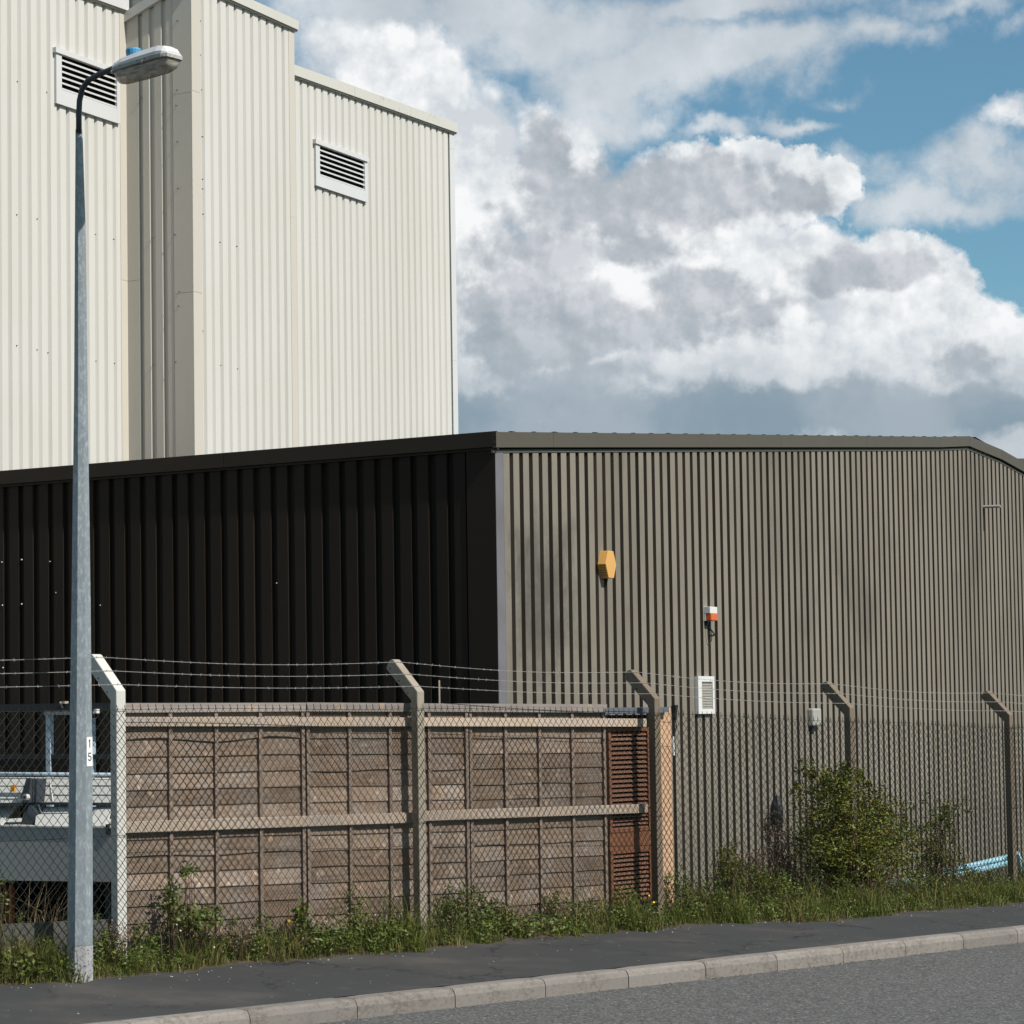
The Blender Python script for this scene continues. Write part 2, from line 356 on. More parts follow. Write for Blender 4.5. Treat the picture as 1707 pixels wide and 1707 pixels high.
def ex_wood(g, pos, c, oi):
    gr = g.noise(g.v('MULTIPLY', pos, (3, 3, 60)), 1, 6, .65)
    c = g.mix(g.m('MULTIPLY', g.ss(gr, .42, .72), .55), c, (.055, .040, .030))
    st = g.noise(pos, 2.4, 6, .65); c = g.mix(g.m('MULTIPLY', g.ss(st, .52, .70), .45), c, (.075, .055, .042))
    kn = g.noise(pos, 11, 3, .5); c = g.mix(g.m('MULTIPLY', g.ss(kn, .62, .72), .6), c, (.36, .27, .20))
    c = g.mix(g.ss(oi, .55, 1.0), c, g.v('MULTIPLY', c, (1.3, 1.33, 1.36)))
    k = g.m('MULTIPLY_ADD', oi, .40, .82); return g.v('MULTIPLY', c, g.comb(k, k, k))
M_board = mat('weathered_brown_board', (.208, .146, .104), .85, .15, .34, 3.5, .20, 55, bump=.002, bscale=60, tint=(.195, .160, .135), extra=ex_wood)
M_batten = mat('weathered_batten', (.21, .160, .128), .85, .15, .3, 5, .12, 70, bump=.001)
def ex_rail(g, pos, c, oi):
    gr = g.noise(g.v('MULTIPLY', pos, (2, 2, 70)), 1, 5, .6)
    c = g.mix(g.m('MULTIPLY', g.ss(gr, .5, .75), .35), c, (.2, .15, .11)); kn = g.noise(pos, 6, 4, .6)
    c = g.mix(g.m('MULTIPLY', g.ss(kn, .6, .7), .5), c, (.45, .31, .18))
    k = g.m('MULTIPLY_ADD', oi, .3, .85); return g.v('MULTIPLY', c, g.comb(k, k, k))
M_rail = mat('pale_timber_rail', (.44, .345, .265), .8, .15, .15, 3, .08, 70, extra=ex_rail, tint=(.36, .31, .27))
M_cap = mat('grey_timber_capping', (.27, .235, .215), .85, .12, .2, 4, .1, 60, extra=ex_rail)
M_rust = mat('reddish_brown_louvre_paint', (.155, .078, .050), .75, .2, .16, 5, .08, 90, bump=.0006)
M_rustf = mat('orange_brown_frame_paint', (.165, .070, .036), .7, .25, .16, 5, .08, 90)
M_orange = mat('peach_painted_timber', (.52, .33, .21), .7, .2, .10, 2, .05, 60)
M_slate = mat('grey_blue_cap', (.10, .115, .14), .7, .3, .15, 5)
def ex_galv(g, pos, c, oi):
    n = g.noise(g.v('MULTIPLY', pos, (1, 1, .4)), 55, 6, .75); return g.mix(g.m('MULTIPLY', g.ss(n, .46, .66), .6), c, (.40, .45, .48))
M_galv = mat('galvanised_steel', (.24, .27, .292), .55, .4, .22, 4, .12, 120, metal=.25, bump=.0006, bscale=70, extra=ex_galv)
def ex_base(g, pos, c, oi):
    n = g.noise(pos, 60, 6, .75); return g.mix(g.ss(n, .52, .6), c, (.10, .11, .12))
M_galvb = mat('chipped_grey_band', (.36, .36, .36), .8, .2, .15, 6, .2, 120, extra=ex_base)
M_armp = mat('dark_blue_grey_pipe', (.030, .038, .052), .5, .5, .2, 6)
def ex_lant(g, pos, c, oi):
    n = g.noise(pos, 30, 7, .7); return g.mix(g.m('MULTIPLY', g.ss(n, .5, .62), .75), c, (.09, .075, .055))
M_lant = mat('lantern_canopy', (.62, .62, .63), .6, .3, .06, 5, .05, 60)
M_lantd = mat('dirty_lantern_rim', (.40, .39, .36), .85, .2, .2, 9, .2, 90, extra=ex_lant)
M_blue = mat('blue_plastic', (.06, .26, .46), .45, .5, .12, 20)
M_bolt = mat('steel_bolt', (.5, .48, .42), .4, .5, metal=.4)
M_wire = mat('dark_green_coated_wire', (.011, .017, .014), .38, .5, .2, 20)
M_barb = mat('galvanised_wire', (.30, .30, .29), .6, .3, .15, 20)
M_plate = mat('white_number_plate', (.78, .78, .78), .5, .4, .03, 20)
M_ink = mat('black_lettering', (.02, .02, .02), .6, .3)
M_alarm = mat('orange_yellow_plastic', (.66, .36, .105), .45, .4, .06, 8)
M_alarmd = mat('brown_slot', (.18, .07, .02), .7, .2)
M_pvcw = mat('white_box_plastic', (.66, .66, .64), .5, .4, .08, 12, .04, 90)
M_slat = mat('beige_vent_slat', (.42, .40, .36), .6, .3, .08, 10)
M_red = mat('orange_red_lens', (.62, .11, .02), .3, .5, .05, 10)
M_rubber = mat('black_rubber', (.012, .012, .014), .5, .4)
M_cond = mat('pale_grey_box_paint', (.34, .335, .30), .6, .3, .2, 8)
M_lblue = mat('light_blue_pipe_plastic', (.34, .60, .72), .45, .4, .08, 5)
M_hopl = mat('pale_grey_machine_paint', (.50, .50, .47), .5, .4, .07, 4, .03, 60)
M_hopg = mat('mid_grey_machine_paint', (.30, .305, .295), .6, .3, .08, 3, .03, 60)
M_hopd = mat('dark_slate_steel', (.035, .045, .058), .5, .4, .2, 5)
M_rim = mat('blue_grey_rim', (.34, .42, .48), .5, .4, .12, 5)
M_amber = mat('amber_lens', (.70, .30, .03), .25, .6)
M_orl = mat('rusty_orange_steel', (.30, .085, .02), .7, .3, .25, 9)
M_dgrey = mat('dark_grey_steel', (.022, .024, .026), .6, .3, .2, 6)
M_teal = mat('teal_green_pipe', (.05, .14, .13), .5, .4, .2, 8)
M_grass = mat('grass_blades', (.115, .150, .030), .7, .2, .25, 2.2, .1, 30, tint=(.125, .115, .045), attr=[(0, (.55, .65, .5)), (.6, (1, 1, 1)), (.85, (1.3, 1.2, 1.1)), (1, (2.2, 1.6, 1.6))], transl=.25)
M_leaf = mat('weed_leaves', (.115, .150, .030), .55, .35, .25, 4, .1, 30, attr=[(0, (.5, .6, .5)), (.6, (1, 1, 1)), (1, (1.5, 1.3, 1.1))], transl=.22)
M_bush = mat('bush_leaves', (.115, .132, .024), .5, .3, .25, 3, .1, 30, attr=[(0, (.5, .55, .5)), (.7, (1, 1, 1)), (.93, (1.9, 1.7, 1.2)), (1, (3.0, 1.5, .9))], transl=.2)
M_dry = mat('dry_stalks', (.30, .22, .12), .85, .15, .25, 6, .1, 60, attr=[(0, (.45, .4, .35)), (.5, (.8, .8, .8)), (1, (1.35, 1.3, 1.2))], transl=.15)
M_seed = mat('brown_seed_heads', (.17, .12, .085), .9, .1, .3, 9, .2, 60, attr=[(0, (.5, .5, .5)), (.6, (1, 1, 1)), (1, (2.2, 2.2, 2.1))], transl=.1)
M_yel = mat('yellow_petals', (.80, .50, .02), .6, .2); M_wfl = mat('white_petals', (.75, .68, .62), .6, .2)
M_twig = mat('brown_twig', (.09, .06, .04), .9, .1)
M_bowl = bpy.data.materials.new('clear_ribbed_bowl'); M_bowl.use_nodes = True
def _bowl():
    g = G(M_bowl.node_tree); b = M_bowl.node_tree.nodes['Principled BSDF']
    b.inputs['Roughness'].default_value = .22
    pos = g.n('ShaderNodeNewGeometry').outputs['Position']; n = g.noise(g.v('MULTIPLY', pos, (.5, .5, 2.2)), 30, 5, .6)
    g.put(b.inputs['Base Color'], g.ramp(n, [(.35, (.34, .29, .25)), (.7, (.55, .51, .47))]))
    tr = g.n('ShaderNodeBsdfTransparent'); tr.inputs[0].default_value = (.8, .78, .75, 1)
    ms = g.n('ShaderNodeMixShader'); g.put(ms.inputs[0], g.ss(n, .3, .75, .55, .8))
    nt = M_bowl.node_tree; nt.links.new(tr.outputs[0], ms.inputs[1]); nt.links.new(b.outputs[0], ms.inputs[2]); nt.links.new(ms.outputs[0], nt.nodes['Material Output'].inputs[0])
_bowl()

# ------------------------------------------------------------------ setting: ground, road, path, kerb
def sheet(name, sa, na, zf, m, **props):
    mb = MB(); ns = len(sa); nn = len(na)
    for s in sa:
        for n in na:
            q = n(s) if callable(n) else n
            mb.v.append(GP(s, q, zf(s, q)))
    for i in range(ns-1):
        for j in range(nn-1):
            a = i*nn+j; mb.f.append((a, a+1, a+nn+1, a+nn))
    o = mb.build(name, m); o['kind'] = 'structure'; return o
fars = [-400, -100, -20] + list(np.arange(2, 40, .25)) + [60, 120, 500]
sheet('ground', fars, [1.2, 1.5, 1.75, 2.0, 2.4, 2.8, 3.5, 4.5, 6, 7.5, 9, 20, 60, 600], lambda s, n: zg(s, n) - (.05 if n < 1.25 else .012), M_soil)
sheet('yard', [-100, -20] + list(np.arange(2, 40, 1.)) + [60, 120], [2.35, 2.8, 3.5, 4.5, 6, 7.5, 9, 20, 80], lambda s, n: zg(s, n) + .004, M_yard)
sheet('far_ground', [-400, -100, -20, 0, 20, 60, 120, 500], [-8, -20, -60, -600], lambda s, n: zk(s) - .1, M_farg)
sheet('road', fars, [-8.1, -4, -2, -1, -.5, -.004], lambda s, n: zk(s) - .128 + .01*math.sin(s*.7)*.3, M_road)
_pa = [-400, -100, -20] + list(np.arange(2, 40, .12)) + [60, 120, 500]
sheet('pavement', _pa, [.122, .4, .8, 1.2, lambda s: nedge(s)-.06 + .03*mnoise.noise(Vector((s*5, 0, 0)))], lambda s, n: zk(s) + .03*n + .012*smooth(n, 1.5, 1.6), M_path)
kb = MB()
for s0, s1 in [(-20, 2), (2, 14), (14, 26), (26, 60)]:
    kb.hull([GP(s0, .002, zk(s0)-.4), GP(s0, .15, zk(s0)-.4), GP(s0, .12, zk(s0)-.03), GP(s0, .012, zk(s0)-.14)],
            [GP(s1, .002, zk(s1)-.4), GP(s1, .15, zk(s1)-.4), GP(s1, .12, zk(s1)-.03), GP(s1, .012, zk(s1)-.14)])
kerb = kb.build('kerb', M_dgrey); kerb['kind'] = 'structure'
def kerb_stone(s0, s1):
    mb = MB(); rs = []
    for i in range(7):
        s = s0 + (s1-s0)*i/6
        wob = lambda k: .0022*mnoise.noise(Vector((s*7, k*3.1, 0)))
        z = zk(s); e = .004 if i in (0, 6) else 0
        ring = [(0, -.20), (0+wob(1), -.05), (.012+wob(2), -.018-e), (.026, -.004+wob(3)-e), (.05, .0+wob(4)-e), (.123, .002-e), (.123, -.2)]
        rs.append([GP(s, q[0], z+q[1]) for q in ring])
    return mb.rings(rs).build('kerb_stone', M_kerb, kerb)
s = 10.85 - 6*.914
while s < 27:
    j = random.uniform(.002, .006); kerb_stone(s+j, s+.914-random.uniform(.002, .006)); s += .914

mb = MB()
for i in range(900):
    s = random.uniform(8, 25); n = -abs(random.gauss(0, .018))-.004; r = random.uniform(.002, .006)
    if mnoise.noise(Vector((s*2.2, 3, 1))) < -.15: continue
    x, y, z = GP(s, n, zk(s)-.127); a0 = random.random()*6
    ring = lambda h, k: [(x+math.cos(a0+a*2.09)*r*k, y+math.sin(a0+a*2.09)*r*k, z+h) for a in range(3)]
    mb.rings([ring(-.002, 1), ring(r*.5, .6)])
o = mb.build('gutter_dirt', M_seed); o['kind'] = 'stuff'; o['label'] = 'line of brown dirt and grit along the foot of the kerb'

# litter chips and leaves along the pavement edge
mb = MB()
for i in range(120):
    s = random.uniform(8, 24); n = nedge(s)-.08-abs(random.gauss(0, .10)) if i < 100 else random.uniform(.2, 1.3)
    if i > 118: n = random.uniform(-.5, -.02)
    r = random.uniform(.002, .0055); z = zk(s)+.03*n+.013*(n > 1.4)+.001 if n > 0 else zk(s)-.125
    a0 = random.random()*6
    ring = lambda h, k: [(GP(s, n)[0]+math.cos(a0+a*1.57)*r*k*(1+.5*(a % 2)), GP(s, n)[1]+math.sin(a0+a*1.57)*r*k, z+h) for a in range(4)]
    mb.rings([ring(-.003, 1), ring(r*.45, .7)])
o = mb.build('pavement_grit', M_slat); o['kind'] = 'stuff'; o['label'] = 'pale grit and stone chips scattered along the edge of the dark pavement'

# ------------------------------------------------------------------ cladding
def clad(parent, fr, s0, s1, zb, zt, m, prof, pitch=.2, per=5, s_align=0., m2=None):
    """profiled sheets: prof = [(fraction of pitch, depth)], one sheet = per ribs; zt(s) = top"""
    k0 = math.floor((s0-s_align)/(pitch*per)); s = s_align + k0*pitch*per
    while s < s1 - 1e-6:
        pts = []
        for i in range(per+1):
            for (fa, dn) in prof:
                q = s + (i+fa)*pitch + (pitch*.022*math.sin(i*2.7+k0*5.1+s*3+fa*9) if 0 < fa < 1 and pitch < .3 else 0)
                if i == per and fa > 0: break
                pts.append((q, dn))
        out = []
        for i, (q, dn) in enumerate(pts):
            if s0 <= q <= s1: out.append((q, dn))
            if i+1 < len(pts):
                q2, d2 = pts[i+1]
                for lim in (s0, s1):
                    if q < lim < q2: out.append((lim, dn+(d2-dn)*(lim-q)/(q2-q)))
        out.sort(key=lambda t: t[0])
        if len(out) > 1:
            mb = MB(); z1 = [zt(q) for q, _ in out]
            for i in range(len(out)-1):
                (a, da), (b, db) = out[i], out[i+1]
                mb.quad(fr.P(a, da, zb), fr.P(b, db, zb), fr.P(b, db, z1[i+1]), fr.P(a, da, z1[i]))
            o = mb.build('cladding_sheet', m, parent)
            if m2:                       # darker brown on rib sides turned from the sun, shade put into colour
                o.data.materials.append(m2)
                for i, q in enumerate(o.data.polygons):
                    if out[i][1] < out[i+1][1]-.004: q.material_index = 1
        s += pitch*per

# ---- dark warehouse
CN = (1.258, 22.5); dB = (.5225, .8526); dL = (-.8526, .5225)
GAB = Frame(CN, dB); SID = Frame(CN, dL)
EAVE = 4.352
def gtop(s): return float(np.interp(s, GT[0], GT[1]))
_g = [GAB.px(x, y) for x, y in [(1571, 729), (1620, 727), (1707, 774)]]
_sl = (_g[2][1]-_g[1][1])/(_g[2][0]-_g[1][0])
GT = ([-.2, 0, _g[0][0], _g[1][0], _g[1][0]+16], [EAVE-.02, EAVE, _g[0][1], _g[1][1], _g[1][1]-16*.085])
wh = thing('dark_warehouse', 'low brown ribbed metal warehouse with shallow pitched roof and sunlit gable behind the wire fence', 'warehouse', (CN[0], CN[1], 0))
PD = [(0, .045), (.60, .045), (.625, 0), (.975, 0), (1., .045)]
GEND = GT[0][-1]
core = MB()
ss_ = [.1, _g[0][0], _g[1][0], GEND]
A = [GAB.P(.05, -.02, -1.)]+[GAB.P(q, -.02, gtop(q)-.12) for q in ss_]+[GAB.P(GEND, -.02, -1.)]
B = [tuple(np.array(p)+np.array([dL[0]*22, dL[1]*22, 0])) for p in A]
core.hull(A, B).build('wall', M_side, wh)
clad(wh, GAB, .105, GEND, -.8, lambda q: gtop(q)-.175, M_gable, PD, s_align=.12, m2=M_ribsh)
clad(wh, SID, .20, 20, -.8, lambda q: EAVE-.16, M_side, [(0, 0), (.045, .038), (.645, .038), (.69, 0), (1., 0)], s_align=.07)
# corner flashing
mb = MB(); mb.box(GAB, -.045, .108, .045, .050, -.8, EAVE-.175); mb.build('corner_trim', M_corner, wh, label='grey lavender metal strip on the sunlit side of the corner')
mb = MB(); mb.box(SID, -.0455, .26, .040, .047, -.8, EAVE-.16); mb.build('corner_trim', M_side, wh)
# fascias: gable pieces with joints, side pieces
def fascia(fr, s0, s1, zt0, zt1, h, n0, n1, m, nm='fascia'):
    mb = MB(); mb.box(fr, s0, s1, n0, n1, (zt0-h, zt1-h), (zt0, zt1)); return mb.build(nm, m, wh)
jg = [-.09] + [GAB.sx(x, .08) for x in (925, 1305, 1449, 1571, 1620, 1674)] + [GEND*.8, GEND+.1]
for a, b in zip(jg[:-1], jg[1:]):
    g0 = .002
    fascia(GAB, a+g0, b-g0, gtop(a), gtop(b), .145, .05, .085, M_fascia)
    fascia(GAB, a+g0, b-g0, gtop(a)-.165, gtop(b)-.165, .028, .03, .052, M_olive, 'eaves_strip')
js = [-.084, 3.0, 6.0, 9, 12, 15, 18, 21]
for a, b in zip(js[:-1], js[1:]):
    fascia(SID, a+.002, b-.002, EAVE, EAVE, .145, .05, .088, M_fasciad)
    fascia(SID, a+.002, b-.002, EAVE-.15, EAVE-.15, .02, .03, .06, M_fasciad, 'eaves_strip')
# roof slopes and sheet fixings along the verge
mb = MB()
qs = [-.08, _g[0][0], _g[1][0], GEND+.1]
for a, b in zip(qs[:-1], qs[1:]):
    p = [GAB.P(a, .05, gtop(a)-.015), GAB.P(b, .05, gtop(b)-.015)]
    q = [tuple(np.array(t)+np.array([dL[0]*22, dL[1]*22, 0])) for t in p]
    mb.quad(p[0], p[1], q[1], q[0])
mb.build('roof', M_fasciad, wh)
s = .35; proto = None
while s < _g[0][0]+.8:
    z = gtop(s)
    mb = MB(); w = .035 if random.random() < .25 else .018
    mb.box(GAB, s-w, s+w, .0, .04, z-.02, z+.009); mb.build('roof_fixing', M_dgrey, wh)
    s += .45
# screws on the left end of the dark side wall
for (x, y) in [(3, 937), (36, 933), (4, 1009), (36, 1007), (5, 1113), (167, 1009), (83, 936), (93, 988), (461, 972)]:
    a, z = SID.px(x, y, .04); mb = MB(); r = .009 if x < 60 else .006
    mb.hull([SID.P(a+r*math.cos(t), .036, z+r*math.sin(t)) for t in np.arange(0, 6.2, 1.047)], [SID.P(a+r*.6*math.cos(t), .046, z+r*.6*math.sin(t)) for t in np.arange(0, 6.2, 1.047)])
    mb.build('screw', M_pvcw, wh)
# distant roof beyond the gable
DR = Frame((20, 60), (1, .1)); a, z = DR.px(1690, 765)
dr = thing('distant_roof', 'sliver of grey roof just visible beyond the right end of the warehouse gable', 'building', (20, 60, 0))
mb = MB(); mb.box(DR, a, a+12, -6, 0, z-6, z-.10); mb.build('wall', M_fasciad, dr)
mb = MB(); mb.box(DR, a-.1, a+12.1, -6.1, .1, z-.10, z); mb.build('roof', M_roofg, dr)

# ---- white building
O = np.array([-2.216, 32.2]); I = O + 1.097*np.array(dL)
FA = Frame(I, dB); FB = Frame(O, dB); FR = Frame(O, dL)
PW_ = [(0, .048), (.61, .048), (.67, 0), (.82, 0), (1., .048)]
tw = thing('tall_cream_building', 'tall cream ribbed metal building in stepped blocks with louvred vents, rising behind the dark warehouse', 'industrial building', (O[0], O[1], 0))
b1end = FB.sx(489, .04, 60); b2end = FA.sx(757, .04, 300)
zA1 = FA.px(213, 21, .04); zA0 = FA.px(150, -1.5, .04); slA = (zA1[1]-zA0[1])/(zA1[0]-zA0[0])
def topA(s): return zA1[1] + slA*(s-zA1[0])
zB1 = FB.px(489, 50, .04); zB0 = FB.px(380, 1, .04); slB = (zB1[1]-zB0[1])/(zB1[0]-zB0[0])
def topB(s): return zB1[1] + slB*(s-zB1[0])
zC1 = FA.px(757, 222, .04); zC0 = FA.px(494, 129, .04); slC = (zC1[1]-zC0[1])/(zC1[0]-zC0[0])
def topC(s): return zC1[1] + slC*(s-zC1[0])
def block(fr, s0, s1, tf, dep=9):
    mb = MB(); A = [fr.P(s0, -.02, -1), fr.P(s0, -.02, tf(s0)+.05), fr.P(s1, -.02, tf(s1)+.05), fr.P(s1, -.02, -1)]
    B = [tuple(np.array(p)+np.array([dL[0]*dep, dL[1]*dep, 0])) for p in A]; mb.hull(A, B).build('wall', M_cream, tw)
sC0 = b1end + .02
block(FA, -14, -.02, topA); block(FB, .02, b1end-.03, topB, 11); block(FA, sC0, b2end-.03, topC)
clad(tw, FA, -14, -.18, -.5, topA, M_white, PW_, s_align=-.08)
clad(tw, FB, .15, b1end-.12, -.5, topB, M_white, PW_, s_align=.07)
clad(tw, FA, sC0-.2, b2end-.12, -.5, topC, M_white, PW_, s_align=.04)
clad(tw, FR, .27, .85, -.5, lambda q: topB(0)+.0-q*.35, M_cream, [(0, 0), (.10, .032), (.66, .032), (.76, 0), (1., 0)], s_align=.24)  # warmer cream on the return wall, shade tone put into the colour
rt = lambda q: topB(0) - q*.35
def trim(fr, s0, s1, z0, z1a, z1b, n=.049, m=M_cream, nm='corner_trim', t=.005):
    mb = MB(); mb.box(fr, s0, s1, n, n+t, (z0, z0), (z1a, z1b)); return mb.build(nm, m, tw)
def trims(fr, s0, s1, zs, tf, **k):      # trim in lengths, with open joints
    zz = [-.5]+zs
    for i, z in enumerate(zz):
        nx = zz[i+1]-.004 if i+1 < len(zz) else None
        trim(fr, s0, s1, z, nx if nx else tf(s0), nx if nx else tf(s1), **k)
hz = lambda fr, x, y: fr.px(x, y, .04)[1]
trims(FA, -.185, .0, [hz(FA, 205, 467)], topA)
trims(FR, .84, 1.06, [hz(FR, 225, 467)], rt, n=.033)
trims(FR, -.054, .262, [hz(FR, 305, 488), hz(FR, 305, 155)], rt, n=.033)
trims(FB, -.0385, .172, [hz(FB, 332, 488), hz(FB, 332, 155)], topB)
trims(FB, b1end-.145, b1end, [hz(FB, 485, 361)], topB)
trims(FA, b2end-.165, b2end, [hz(FA, 752, 600), hz(FA, 752, 248)], topC, m=M_wtrim)
def tfas(fr, s0, s1, tf, h, n0=.03, n1=.105, m=M_wfascia):
    k = max(1, int(round((s1-s0)/2.9))); e = np.linspace(s0, s1, k+1)
    for a, b in zip(e[:-1], e[1:]):
        mb = MB(); mb.box(fr, a+.002, b-.002, n0, n1, (tf(a), tf(b)), (tf(a)+h, tf(b)+h)); mb.build('fascia', m, tw)
        mb = MB(); mb.box(fr, a+.002, b-.002, n0, n1-.025, (tf(a)-.022, tf(b)-.022), (tf(a)-.002, tf(b)-.002)); mb.build('drip_strip', M_cream, tw)
tfas(FA, -14, -.03, topA, .17, m=M_wtrim); tfas(FB, -.08, b1end+.05, topB, .135); tfas(FA, sC0, b2end+.04, topC, .16)
_fr = Frame(O, dL)
mb = MB(); mb.box(_fr, -.085, 1.06, .03, .085, (rt(-.08), rt(1.06)), (rt(-.08)+.135, rt(1.06)+.135)); mb.build('fascia', M_wfascia, tw)
for fr, s0, s1, tf, dep in [(FA, -14, 0, topA, 9), (FB, -.05, b1end, topB, 11), (FA, sC0, b2end, topC, 9)]:
    p = [fr.P(s0, .03, tf(s0)+.1), fr.P(s1, .03, tf(s1)+.1)]; q = [tuple(np.array(t)+np.array([dL[0]*dep, dL[1]*dep, 0])) for t in p]
    MB().quad(p[0], p[1], q[1], q[0]).build('roof', M_roofg, tw)
# little bolts
for fr, pts in [(FB, [(333, 35), (333, 92), (335, 150), (337, 228), (337, 299), (337, 315), (366, 404), (394, 411), (367, 609), (395, 615), (338, 357), (337, 552)]),
                (FA, [(28, 136), (27, 358), (61, 365), (77, 154), (61, 583), (79, 588), (158, 391), (189, 399), (27, 576), (159, 602), (190, 606)]),
                (FR, [(296, 35), (295, 150), (297, 314), (299, 486), (254, 396), (292, 391), (255, 608), (293, 603), (294, 176), (237, 162), (296, 236), (298, 510)])]:
    for x, y in pts:
        a, z = fr.px(x, y, .043); r = .008; mb = MB()
        mb.hull([fr.P(a+r*math.cos(t), .03, z+r*math.sin(t)) for t in np.arange(0, 6.2, 1.047)], [fr.P(a+r*math.cos(t), .060, z+r*math.sin(t)) for t in np.arange(0, 6.2, 1.047)])
        mb.build('bolt', M_slate, tw)
# louvred vents
def vent(fr, xl, yt, xr, yb, nsl, lab, bot=.20, side=.115):
    a0, z1 = fr.px(xl, yt, .05); a1, _ = fr.px(xr, yt, .05); z0 = fr.px(xl, yb, .05)[1]
    f = MB(); f.box(fr, a0, a0+side, .030, .088, z0, z1); f.box(fr, a1-side*.6, a1, .030, .088, z0, z1); f.box(fr, a0+side, a1-side*.6, .030, .086, z0, z0+bot)
    fo = f.build('vent_frame', M_wtrim, tw, label=lab)
    MB().box(fr, a0-.03, a1+.03, .030, .110, z1-.02, z1+.05).build('drip_cap', M_wtrim, fo)
    MB().box(fr, a0+side, a1-side*.6, .0485, .051, z0+bot, z1-.02).build('backing', M_black, fo)
    h = (z1-.03-z0-bot)/nsl
    for i in range(nsl):
        zz = z0+bot+h*i+.004; mb = MB(); e0, e1 = a0+side+.003, a1-side*.6-.003
        mb.hull([fr.P(e0, .053, zz+h*.30), fr.P(e0, .083, zz), fr.P(e0, .083, zz+h*.32), fr.P(e0, .053, zz+h*.36)],
                [fr.P(e1, .053, zz+h*.30), fr.P(e1, .083, zz), fr.P(e1, .083, zz+h*.32), fr.P(e1, .053, zz+h*.36)])
        mb.build('slat', M_wtrim, fo)
vent(FA, 90, 86, 196, 172, 6, 'larger louvred vent on the left block', bot=.20)
vent(FA, 523, 238, 608, 309, 6, 'small louvred vent on the right block', bot=.17)

# ------------------------------------------------------------------ things on the gable wall
def gp(x, y, n=.04): return GAB.px(x, y, n)
def on_gable(name, label, cat, x, y): a, z = gp(x, y); p = GAB.P(a, .04, z); return thing(name, label, cat, p)
# alarm bell box (hexagonal)
t = on_gable('alarm_box', 'orange yellow hexagonal alarm box high on the sunlit ribbed wall', 'alarm box', 1012, 942)
ca, cz = gp(1018, 941, .13)
hexo = [(-.5, 0), (-.25, .5), (.25, .5), (.5, 0), (.25, -.5), (-.25, -.5)]
W_, H_ = .245, .275
ringf = [GAB.P(ca+x*W_, .135, cz+y*H_) for x, y in hexo]; ringb = [GAB.P(ca+x*W_, .04, cz+y*H_) for x, y in hexo]
MB().hull(ringb, ringf).build('casing', M_alarm, t, bevel=.005)
mb = MB()
for i in range(7):
    f = (i+.8)/8; x0 = -.5+.25*f; y0 = -.5*f
    mb.hull([GAB.P(ca+x0*W_-.0015, .055, cz+y0*H_-.003), GAB.P(ca+x0*W_-.0015, .12, cz+y0*H_-.003), GAB.P(ca+x0*W_-.0015, .12, cz+y0*H_+.004), GAB.P(ca+x0*W_-.0015, .055, cz+y0*H_+.004)],
            [GAB.P(ca+x0*W_+.003, .055, cz+y0*H_-.003), GAB.P(ca+x0*W_+.003, .12, cz+y0*H_-.003), GAB.P(ca+x0*W_+.003, .12, cz+y0*H_+.004), GAB.P(ca+x0*W_+.003, .055, cz+y0*H_+.004)])
mb.build('sound_slot', M_alarmd, t)
# sounder with cable
t = on_gable('siren_light', 'small white and orange siren box with looped black cable on the ribbed wall', 'siren', 1187, 1035)
a0, z1 = gp(1183, 1011, .12); a1 = gp(1195, 1011, .12)[0]; zm = gp(1188, 1023, .12)[1]; z0 = gp(1188, 1035, .12)[1]
MB().box(GAB, a0, a1, .04, .125, zm+.002, z1).build('casing', M_pvcw, t, bevel=.004)
MB().box(GAB, a0, a1, .04, .07, z0, zm).build('back_plate', M_pvcw, t)
MB().box(GAB, a0+.004, a1-.004, .07, .135, z0+.003, zm-.001).build('lens', M_red, t, bevel=.008)
mb = MB(); am = (a0+a1)/2
mb.tube([GAB.P(am-.05, .06, z0), GAB.P(am-.05, .06, z0-.05)], .022, 8)
mb.tube([GAB.P(am-.05, .07, z0-.04), GAB.P(am-.05, .07, z0-.15), GAB.P(am-.01, .06, z0-.24), GAB.P(am+.03, .05, z0-.27), GAB.P(am+.07, .06, z0-.22), GAB.P(am+.06, .07, z0-.12), GAB.P(am, .06, z0-.03)], .0045, 6)
mb.tube([GAB.P(am, .06, z0-.06), GAB.P(am+.05, .08, z0-.11), GAB.P(am+.12, .07, z0-.135), GAB.P(am+.19, .045, z0-.15)], .007, 6)
mb.build('cable', M_rubber, t)
# white vent box
t = on_gable('vent_box', 'white rectangular vent with beige slats low on the ribbed wall', 'vent', 1176, 1190)
a0, z1 = gp(1163, 1127, .08); a1 = gp(1190, 1127, .08)[0]; z0 = gp(1163, 1190, .08)[1]
w = a1-a0; fw = w*.22
f = MB(); f.box(GAB, a0, a0+fw, .04, .085, z0, z1); f.box(GAB, a1-fw*.5, a1, .04, .085, z0, z1); f.box(GAB, a0+fw, a1-fw*.5, .04, .083, z0, z0+.05); f.box(GAB, a0+fw, a1-fw*.5, .04, .083, z1-.06, z1)
f.build('frame', M_pvcw, t)
n = 17; h = (z1-z0-.11)/n
sl = None
for i in range(n):
    zz = z0+.05+h*i; mb = MB()
    mb.hull([GAB.P(a0+fw, .050, zz), GAB.P(a0+fw, .074, zz), GAB.P(a0+fw, .056, zz+h*.96), GAB.P(a0+fw, .050, zz+h*.96)], [GAB.P(a1-fw*.5, .050, zz), GAB.P(a1-fw*.5, .074, zz), GAB.P(a1-fw*.5, .056, zz+h*.96), GAB.P(a1-fw*.5, .050, zz+h*.96)])
    mb.build('slat', M_slat, t)
